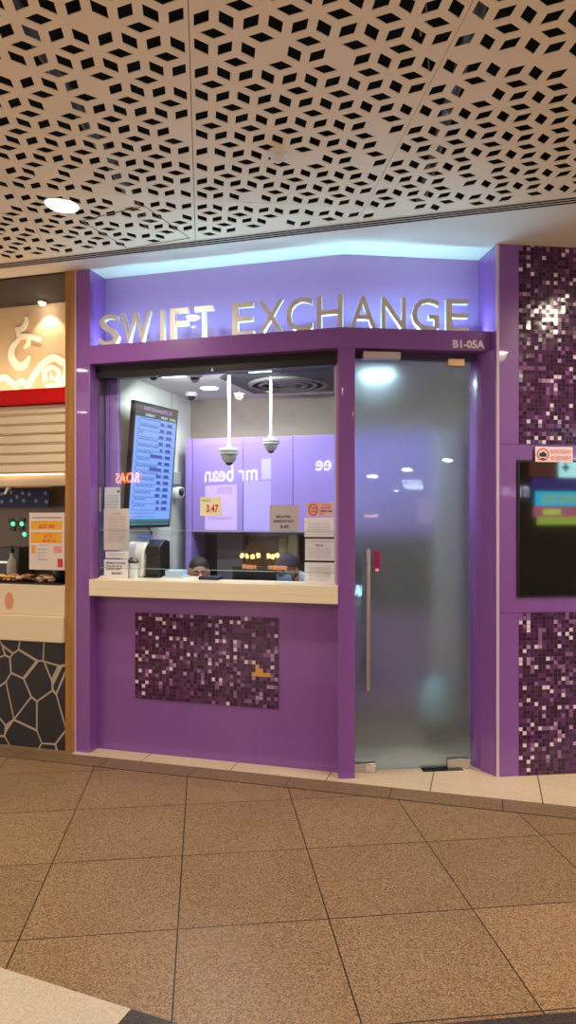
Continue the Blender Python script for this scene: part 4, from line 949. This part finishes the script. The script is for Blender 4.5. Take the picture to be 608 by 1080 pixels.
# sign wall with pale relief
SW = mat('stall_sign_wall', srgb(206, 178, 142), 0.6, vary=0.02)
sz_b, sz_t = 2.44, CEIL-0.012
struct(MB().box(L, -2.9, s69, 0.56, 0.62, 2.3, sz_t).build('wall_stall_sign', SW))
REL = mat('relief_cream', srgb(255, 246, 222), 0.55)
def spx(x, y, n): a, z = L.px(x, y, n); return L.p(a, n, z)
NR = 0.549
def stroke(pts, rads, label, name, group=None, parent=None, depth=0.5):
    # flattened brush stroke: swept ribbon with thickness
    mb = MB(); n = len(pts)
    P2 = [L.px(x, y, NR) for x, y in pts]; out = []
    # resample smoothly (Catmull-Rom)
    res = []; rr_ = []
    for i in range(n-1):
        p0, p1, p2, p3 = P2[max(i-1, 0)], P2[i], P2[i+1], P2[min(i+2, n-1)]
        for k in range(6):
            u = k/6; res.append(tuple(0.5*((2*p1[d])+(-p0[d]+p2[d])*u+(2*p0[d]-5*p1[d]+4*p2[d]-p3[d])*u*u+(-p0[d]+3*p1[d]-3*p2[d]+p3[d])*u**3) for d in (0, 1)))
            rr_.append(rads[i]*(1-u)+rads[i+1]*u)
    res.append(P2[-1]); rr_.append(rads[-1]); m_ = len(res)
    vs = []
    for i, p in enumerate(res):
        q0 = res[max(i-1, 0)]; q1 = res[min(i+1, m_-1)]; d = Vector((q1[0]-q0[0], q1[1]-q0[1])).normalized(); nn = Vector((-d.y, d.x))*rr_[i]
        for sg_, dn in ((1, 0.0), (1, 0.011), (-1, 0.011), (-1, 0.0)):
            vs.append(L.p(p[0]+nn.x*sg_, NR+dn, p[1]+nn.y*sg_))
    fs = []
    for i in range(m_-1):
        for j in range(4): k = (j+1) % 4; fs.append((i*4+j, i*4+k, i*4+4+k, i*4+4+j))
    fs += [(0, 1, 2, 3), tuple(range((m_-1)*4, m_*4))]
    mb.add(vs, fs); return mb
sgn = thing('stall_sign', 'raised pale brush character on the beige wall of the left food stall', 'sign', L.p(-0.6, NR, 2.9))
for pts, rads in (([(27.5, 334), (27, 341), (22, 347), (16, 347.5)], [0.014, 0.018, 0.02, 0.016]),
                  ([(20, 347), (20, 354), (31, 355), (44, 359)], [0.012, 0.02, 0.02, 0.018]),
                  ([(21, 356), (13, 366), (12, 377), (19, 386), (26, 384), (31, 375)], [0.012, 0.022, 0.030, 0.034, 0.03, 0.008]),
                  ([(30, 357), (29, 363), (25, 367)], [0.014, 0.018, 0.008])):
    stroke(pts, rads, '', '').build('brush_stroke', REL, sgn, smooth=False)
cl = thing('cloud_relief', 'raised pale cloud scroll along the foot of the beige stall sign wall', 'wall decoration', L.p(-0.6, NR, 2.5))
for pts, rads in (([(-8, 402), (4, 398), (12, 403), (18, 410)], [0.02, 0.028, 0.024, 0.02]),
                  ([(14, 410), (22, 402), (29, 406), (36, 395), (45, 384), (56, 377), (66, 382), (72, 384)], [0.02, 0.024, 0.024, 0.028, 0.028, 0.026, 0.026, 0.026]),
                  ([(48, 402), (47, 392), (55, 387), (62, 392), (60, 399), (54, 398), (54, 393)], [0.026, 0.02, 0.018, 0.018, 0.018, 0.014, 0.008]),
                  ([(70, 384), (69, 398), (60, 407), (48, 408)], [0.02, 0.034, 0.03, 0.02])):
    stroke(pts, rads, '', '').build('scroll', REL, cl, smooth=False)
P = L.p(L.px(44.5, 319, 0.43)[0], 0.43, CEIL-0.013)
d_ = Vector(((44.5-CX)/FPX, 1, (HY-318)/FPX)); tt_ = (CEIL-0.02-HC)/d_.z; P = Vector((0, 0, HC))+d_*tt_
t = thing('spot_lamp', 'small bright downlight above the beige stall sign wall', 'ceiling light', P)
MB().lathe(P, [(0.03, 0.006), (0.034, -0.01), (0.026, -0.012)], 16).build('ring', WHITEP, t)
MB().ell(P+Vector((0, 0, -0.014)), 0.022, 0.022, 0.016).build('bulb', glow('bulb_glow', (1, 0.9, 0.75, 1), 30), t)
lamp('spot_lamp_light', 'SPOT', P+Vector((0, 0, -0.03)), 9, (1.0, 0.82, 0.58), size=0.02, target=P+Vector((0.10, 0.20, -1)), spot=95, blend=0.4)
# red band, awning shutter
RB = mat('red_band', srgb(205, 10, 14), 0.6, spec=0.2)
o = MB().box(L, SE, s69-0.002, 0.0, 0.10, nz(425.5, 34), nz(410, 34)).build('fascia_band', RB, bevel=0.002); tag(o, 'glossy red fascia band over the roller shutter of the food stall', 'fascia')
shz1 = nz(426, 34); shz0 = nz(499, 34)
t = thing('roller_shutter', 'half lowered cream slatted roller shutter under the red band', 'shutter', L.p(-1.2, 0.08, shz0))
SHM = mat('shutter_cream', srgb(228, 210, 178), 0.5)
ns = 7; hh = (shz1-shz0)/ns
for k in range(ns):
    z0 = shz0+k*hh; mb = MB()
    pts = [(0.045, z0), (0.05, z0+0.006), (0.038, z0+0.012), (0.040, z0+hh*0.5), (0.044, z0+hh-0.008), (0.05, z0+hh-0.003), (0.06, z0+hh), (0.07, z0+hh), (0.07, z0)]
    mb.prism(fs_l := Fr(L.p(0, 0, 0), L.n), [(a, z) for a, z in pts], -(s69-0.003), -SE); mb.build('slat', SHM, t, smooth=False)
# kitchen behind
KN = 0.615
o = MB().box(L, SE, s69-0.004, 0.16, 0.58, nz(513, 34, 0.16), nz(500, 34, 0.16)+0.1).build('extractor_hood', mat('hood_steel', srgb(170, 150, 128), 0.35, metal=0.8), bevel=0.004); tag(o, 'stainless extractor hood below the shutter in the food stall', 'hood')
o = MB().tube([spx(-30, 514, 0.2), spx(55, 513, 0.2)], 0.008, 10).build('hanging_rail', mat('rail_copper', srgb(214, 170, 136), 0.3, metal=0.7)); tag(o, 'horizontal copper coloured rail hanging under the stall hood', 'rail')
o = MB().tube([spx(5, 521, 0.19), spx(9, 514, 0.19), spx(11, 512, 0.19)], [0.008, 0.014, 0.01], 8).build('cloth_peg', PAPER); tag(o, 'white peg hooked on the copper rail', 'peg')
BLU = mat('blue_banner', srgb(28, 44, 100), 0.6)
t = thing('menu_banner', 'dark blue patterned banner with white rosettes hanging behind the copper rail', 'banner', L.p(-0.7, 0.5, 1.8))
a0, z1 = L.px(-40, 517, 0.5); a1, z0 = L.px(52, 535, 0.5)
MB().box(L, a0, a1, 0.5, 0.51, z0, z1).build('cloth', BLU, t, smooth=False)
mb = MB()
for i, (x, y) in enumerate(((2, 521), (12, 519), (24, 520), (18, 524), (31, 521), (48, 520), (2, 529), (12, 528), (25, 528), (38, 528), (49, 529), (-8, 524), (-16, 520))):
    MB().lathe(spx(x, y, 0.499), [(0.016, 0.0), (0.012, 0.004), (0.004, 0.005)], 10, axis=-L.n).build('rosette', mat('rosette', srgb(150, 160, 190), 0.6), t)
o = MB().box(L, s69-0.14, s69-0.02, 0.50, 0.60, nz(560, 34, .5), nz(520, 34, .5)).build('wall_unit', mat('unit_grey', srgb(150, 138, 120), 0.5), bevel=0.004); tag(o, 'grey wall unit on the stall back wall beside the wooden post', 'box')
# kitchen tiled back
struct(MB().box(L, -2.9, s69, 0.60, 0.62, 1.0, 2.3).build('wall_stall_tiles', mat('kitchen_wall', srgb(112, 96, 76), 0.35, vary=0.15, scale=12)))
t = thing('timer_panel', 'black timer panel with green lit digits on the stall back wall', 'timer', L.p(-0.8, 0.59, 1.7))
PANL = t
for x, y in ((11, 549), (17, 552), (23, 549), (13, 557.5), (22, 557.5)):
    a, z = L.px(x, y, 0.59); MB().box(L, a-0.022, a+0.022, 0.588, 0.60, z-0.018, z+0.018).build('panel', BLACKP, t, smooth=False)
for x, y in ((13.5, 552.5), (22.5, 552.5), (25.5, 563.5)):
    a, z = L.px(x, y, 0.585); MB().lathe(L.p(a, 0.588, z), [(0.018, 0), (0.016, 0.004)], 12, axis=-L.n).build('indicator', glow('green_glow', (0.1, 0.9, 0.35, 1), 1.6), t, smooth=False)
# chopping hood, bottle, scale box on stall counter
t = thing('weighing_machine', 'dark box-shaped weighing machine on the stall counter at the frame edge', 'scale', L.p(-0.75, 0.3, 1.113))
a0, z1 = L.px(-6, 577, 0.3); a1, z0 = L.px(20, 608, 0.3)
MB().rbox(L, a0, a1, 0.30, 0.5, 1.113, z1, r=0.01).build('body', mat('scale_dark', srgb(52, 46, 44), 0.3), t, bevel=0.004)
MB().box(L, a0+0.01, a1-0.06, 0.292, 0.30, z1-0.12, z1-0.105).build('display', glow('disp', (0.8, 0.75, 0.6, 1), 0.8), t)
P = spx(12.5, 600, 0.245); P.z = 1.113
t = thing('sauce_bottle', 'clear bottle with black pump cap on the stall counter', 'bottle', P)
MB().lathe(P, [(0.035, 0), (0.036, 0.12), (0.030, 0.16), (0.014, 0.19), (0.014, 0.22)], 18).build('body', mat('bottle_glass', srgb(150, 150, 140), 0.15), t)
MB().lathe(P, [(0.017, 0.22), (0.017, 0.25), (0.006, 0.255), (0.006, 0.275)], 14).build('cap', BLACKP, t)
# stall counter
z618 = nz(617, 34); z648 = nz(648.5, 34); z675 = nz(676, 34)
ct = thing('stall_counter', 'cream food stall counter front above black crazy paving', 'counter', L.p(-1.3, 0.2, z675))
CF = mat('cream_gloss', srgb(232, 214, 180), 0.22, coat=0.3)
MB().box(L, SE, s69-0.003, -0.002, 0.5, z648, z618).build('upper_front', CF, ct, bevel=0.004)
MB().box(L, SE, s69-0.003, -0.03, 0.1, z675, z648).build('ledge', CF, ct, bevel=0.008)
struct(MB().box(L, SE, s69-0.003, 0.0, 0.12, 0.0, z675).build('wall_stall_front', stone_mat(L)))
# food trays
def lumps(name, label, cat, x0, x1, n0, n1, cols, num, r, stuff=True):
    mb = MB(); rr_ = random.Random(sum(map(ord, label)))
    for k in range(num):
        mb.cur = k % len(cols)
        a = L.px(x0+(x1-x0)*rr_.random(), 600, (n0+n1)/2)[0]; n = n0+(n1-n0)*rr_.random(); s_ = r*(0.7+0.6*rr_.random())
        fr_ = Fr((0, 0, 0), (math.cos(rr_.random()*6), math.sin(rr_.random()*6), 0))
        mb.ell(L.p(a, n, z618+0.012+s_*0.4+0.03*rr_.random()), s_*1.7, s_, s_*0.6, seg=8, rings=6, fr=fr_)
    o = mb.build(name, cols); tag(o, label, cat, kind='stuff'); return o
T1 = [mat('meat_a', srgb(214, 160, 96), 0.4), mat('meat_b', srgb(232, 196, 140), 0.4), mat('meat_c', srgb(170, 110, 60), 0.4)]
T2 = [mat('meat_d', srgb(110, 50, 44), 0.35), mat('meat_e', srgb(60, 34, 36), 0.35), mat('meat_f', srgb(206, 176, 160), 0.4), mat('meat_g', srgb(150, 90, 84), 0.4)]
T3 = [mat('meat_h', srgb(226, 178, 150), 0.35), mat('meat_i', srgb(236, 204, 180), 0.35)]
a0 = L.px(-20, 600, 0.1)[0]; a1 = L.px(67, 600, 0.1)[0]
o = MB().box(L, a0, a1, 0.04, 0.24, z618, z618+0.012).build('serving_tray', mat('tray_dark', srgb(40, 34, 32), 0.3, metal=0.4), bevel=0.003); tag(o, 'long dark tray of cooked meat along the stall counter', 'tray')
lumps('sliced_chicken', 'pale yellow sliced meat at the left of the stall tray', 'food', -10, 25, 0.07, 0.2, T1, 46, 0.018)
lumps('roast_pieces', 'dark mixed roast pieces in the middle of the stall tray', 'food', 22, 46, 0.07, 0.2, T2, 60, 0.015)
lumps('pork_cuts', 'pinkish pale meat cuts at the right of the stall tray', 'food', 42, 58, 0.07, 0.18, T3, 18, 0.018)
P = spx(63, 606, 0.2); o = MB().lathe(Vector((P.x, P.y, z618+0.012)), [(0.04, 0), (0.055, 0.03), (0.05, 0.075), (0.02, 0.085)], 16).build('black_pot', BLACKP); tag(o, 'small black pot at the right end of the stall counter by the post', 'pot')
# red reflection, painted as a faint oval decal on the counter front
a, z = L.px(10, 633, 0)
mb = MB(); mb.lathe(L.p(a, -0.0035, z), [(0.036, 0), (0.03, 0.001)], 24, axis=-L.n)
o = mb.build('red_reflection', mat('reflection_red', srgb(224, 158, 122), 0.5)); o.scale = (1, 1, 1.7); o.location.z -= 0.03; tag(o, 'painted red oval reflection on the cream stall counter front', 'sheen')
# stall poster
YB = mat('amber_print', srgb(240, 176, 40), 0.6)
paper('price_poster', 'white menu poster with two amber price bands hung in front of the stall', 'poster', L, 0.02, (30.8, 540.8, 68.2, 601.5), mat('poster_white', srgb(226, 214, 206), 0.6),
      [('Value Set (for 4) & Family Meal', 0.09, 0.90, 0.07, 0.105, INK, 0.02), (None, 0.05, 0.93, 0.145, 0.295, YB), (None, 0.05, 0.93, 0.34, 0.53, YB),
       ('Signature Platter Any Three', 0.15, 0.82, 0.155, 0.18, RED), ('$27.00', 0.27, 0.72, 0.205, 0.28, RED, 0.03),
       ('Three Combination', 0.15, 0.82, 0.35, 0.375, RED), ('$12', 0.42, 0.65, 0.39, 0.44, RED, 0.03), ('$14.16', 0.38, 0.76, 0.46, 0.52, RED, 0.03),
       (None, 0.06, 0.18, 0.57, 0.72, ORNG), (None, 0.70, 0.93, 0.58, 0.70, mat('rose_print', srgb(226, 150, 150), 0.6)), (None, 0.80, 0.95, 0.80, 0.95, RED),
       ('Terms and', 0.30, 0.55, 0.56, 0.58, LGREY), ('conditions', 0.24, 0.5, 0.62, 0.65, LGREY), ('apply at this', 0.24, 0.5, 0.68, 0.71, LGREY), ('outlet only', 0.24, 0.45, 0.74, 0.77, LGREY), ('while stocks last', 0.24, 0.5, 0.80, 0.83, LGREY)], RED)
lamp('stall_light', 'AREA', L.p(-0.75, 0.35, 1.98), 15, (1.0, 0.80, 0.55), size=0.5, target=L.p(-0.75, 0.30, 0.5))
o_ = lamp('stall_sign_wash', 'AREA', L.p(-0.95, 0.30, 2.52), 5, (1.0, 0.80, 0.55), size=1.6, size_y=0.05, target=L.p(-0.95, 0.56, 2.85))
z_ax = -(L.p(0, 0.56, 2.9)-L.p(0, 0.30, 2.52)).normalized(); o_.rotation_euler = Matrix((L.u, z_ax.cross(L.u), z_ax)).transposed().to_euler()
o = MB().box(L, -1.4, s69-0.08, 0.075, 0.10, nz(501, 34, 0.1), nz(498.5, 34, 0.1)).build('light_bar', glow('bar_glow', (1.0, 0.72, 0.30, 1), 4)); tag(o, 'warm light bar glowing under the roller shutter', 'light strip')

# ---------------------------------------------------------------- the shops across the mall (seen only as reflections)
struct(MB().box(OP, -12, 12, 0.0, 0.2, 0, CEIL).build('wall_opposite', mat('opposite_wall', srgb(150, 130, 118), 0.6)))
def board(fr, n, r, color, strength, label, body=None, tcol=None, ts=1.0, name='light_board', off=0.06, frame=None):
    p = fr.mirror(r[0], r[1], n, Yw=OPY+off); q = fr.mirror(r[2], r[3], n, Yw=OPY+off)
    x0, x1 = sorted((-p.x, -q.x)); z0, z1 = sorted((p.z, q.z))
    t = thing(name, label, 'sign', OP.p((x0+x1)/2, -off, z0))
    if color: MB().box(OP, x0, x1, -off, -off+0.04, z0, z1).build('panel', glow(label[:18], color, strength), t, smooth=False)
    if body:
        for bd, u0, u1, v0, v1 in body:
            text_in(MB(), OP, bd, x0+(x1-x0)*u0, x0+(x1-x0)*u1, z1-(z1-z0)*v1, z1-(z1-z0)*v0, -off-0.004, bold=0.02).build('lettering', glow('t'+label[:18], tcol, ts), t, smooth=False)
    return t
board(L, 0.157, (216, 492, 272, 507), None, 0, 'white lit mr bean lettering on the shop across the mall', [('mr bean', 0, 1, 0, 1)], (0.85, 0.95, 1.0, 1), 9)
board(L, 0.157, (276, 484, 285, 505), (0.6, 0.8, 1.0, 1), 6, 'small pale blue lit panel beside the mr bean lettering')
board(L, 0.157, (216.5, 512, 249, 559), (1.0, 0.78, 0.95, 1), 5, 'pink lit menu board across the mall', [('SOYA', 0.1, 0.6, 0.05, 0.2), ('PANCAKES', 0.1, 0.9, 0.7, 0.78)], (0.6, 0.1, 0.3, 1), 1)
board(L, 0.157, (257, 508, 285, 560), (0.55, 0.6, 1.0, 1), 4, 'lavender lit menu board across the mall')
board(L, 0.157, (350, 485, 333, 497), None, 0, 'white lit script lettering at the far right across the mall', [('ee', 0, 1, 0, 1)], (0.9, 0.95, 1.0, 1), 9)
board(L, 0.157, (122, 499, 147, 509), None, 0, 'orange lit ROAS lettering on the stall across the mall', [('ROAS', 0, 1, 0, 1)], (1.0, 0.28, 0.10, 1), 22)
board(RF, 0.105, (424.5, 506, 445, 510), None, 0, 'pale lit small lettering across the mall, upper line', [('SINGAPORE KITCHEN', 0, 1, 0, 1)], (0.75, 0.85, 1.0, 1), 14)
board(RF, 0.105, (425.5, 510.5, 446, 516), None, 0, 'pale blue lit lettering across the mall, lower line', [('BAKERY', 0, 1, 0, 1)], (0.6, 0.8, 1.0, 1), 22)
board(RF, 0.105, (370, 617, 382, 629), None, 0, 'cyan lit lettering low on the shop across the mall', [('ifo', 0, 1, 0, 1)], (0.4, 0.8, 1.0, 1), 30)
board(RF, 0.105, (385, 543, 399, 545.5), (1.0, 0.55, 0.4, 1), 8, 'thin orange light bar on the shop across the mall')
board(RF, 0.105, (441, 525, 457, 552), (0.9, 0.45, 0.4, 1), 1.6, 'dull pink lit pillar poster across the mall')
for x, y in ((393, 502.5), (429.7, 495.5), (472.5, 485.5), (418.5, 517.5)):
    p = RF.mirror(x, y, 0.105, Yw=OPY+0.3); r_ = 0.075 if y < 510 else 0.03
    t = thing('wall_lamp', 'small white lamp on the shopfronts across the mall', 'lamp', p, 'lamps across the mall')
    MB().ell(p, r_*1.6, 0.04, r_*0.5).build('bulb', glow('lamp_glow', (1, 0.95, 0.9, 1), 22), t)
    MB().box(OP, -p.x-0.02, -p.x+0.02, -0.26, 0.0, p.z-0.01, p.z+0.01).build('arm', BLACKM, t)
board(WF, -0.016, (566, 518, 700, 534), (0.05, 0.65, 1.0, 1), 6, 'cyan lit sign band across the mall', [('HAPPY FOOD REPUBLIC SNACKS', 0.5, 0.96, 0.2, 0.8)], (0.5, 0.7, 0.05, 1), 5)
board(WF, -0.016, (562, 504, 700, 518), (0.16, 0.10, 0.55, 1), 2.2, 'dim violet band above the cyan sign across the mall')
board(WF, -0.016, (560, 486, 588, 503), (0.5, 0.16, 0.10, 1), 1.5, 'dull orange board across the mall')
board(WF, -0.016, (564, 534, 700, 545), (0.85, 0.25, 0.35, 1), 3.5, 'rose lit menu band across the mall')
board(WF, -0.016, (568, 545, 700, 553), (0.6, 0.8, 0.12, 1), 4.0, 'lime lit menu band across the mall')
board(WF, -0.016, (574, 537, 592, 543), (0.75, 0.9, 0.15, 1), 5.0, 'small lime lit oval dish picture across the mall', off=0.08)
board(WF, -0.016, (591, 482, 640, 504), (0.5, 0.95, 0.95, 1), 9, 'pale cyan lit clinic board with red cross across the mall', off=0.08)
p = WF.mirror(597, 493, -0.016, Yw=OPY+0.12)
o = MB(); o.box(OP, -p.x-0.025, -p.x+0.025, -0.13, -0.12, p.z-0.09, p.z+0.09); o.box(OP, -p.x-0.08, -p.x+0.08, -0.13, -0.12, p.z-0.025, p.z+0.025)
tag(o.build('cross_emblem', mat('cross_red', srgb(180, 60, 70), 0.6)), 'red cross on the pale cyan clinic board across the mall', 'emblem')
board(WF, 0, (530, 513, 557, 524), None, 0, 'white lit IT B1 lettering across the mall', [('IT B1-141', 0, 1, 0, 1)], (0.7, 0.7, 1.0, 1), 8)
# roast stall heat lamps, mirrored in the lower window
for i, x in enumerate((257, 262, 268, 274, 285, 289.5, 294)):
    p = L.mirror(x, 585.5+(i % 3)*0.7, 0.157, Yw=OPY+0.2)
    t = thing('heat_lamp', 'golden heat lamp in the row over the roast counter across the mall', 'lamp', p, 'heat lamps across the mall')
    MB().ell(p, 0.05, 0.05, 0.06).build('bulb', glow('heat_glow', (1.0, 0.72, 0.28, 1), 22), t)
    MB().tube([p+Vector((0, 0, 0.05)), p+Vector((0, -0.15, 0.05)), p+Vector((0, -0.21, 0.05))], 0.008, 6).build('arm', BLACKM, t)
for x0, x1, y0, y1 in ((257, 271, 595, 600), (284, 303, 596, 601)):
    board(L, 0.157, (x0, y0, x1, y1), (1.0, 0.42, 0.15, 1), 7, 'orange heated tray light across the mall, under the heat lamps at x %s' % ('left' if x0 < 270 else 'right'))
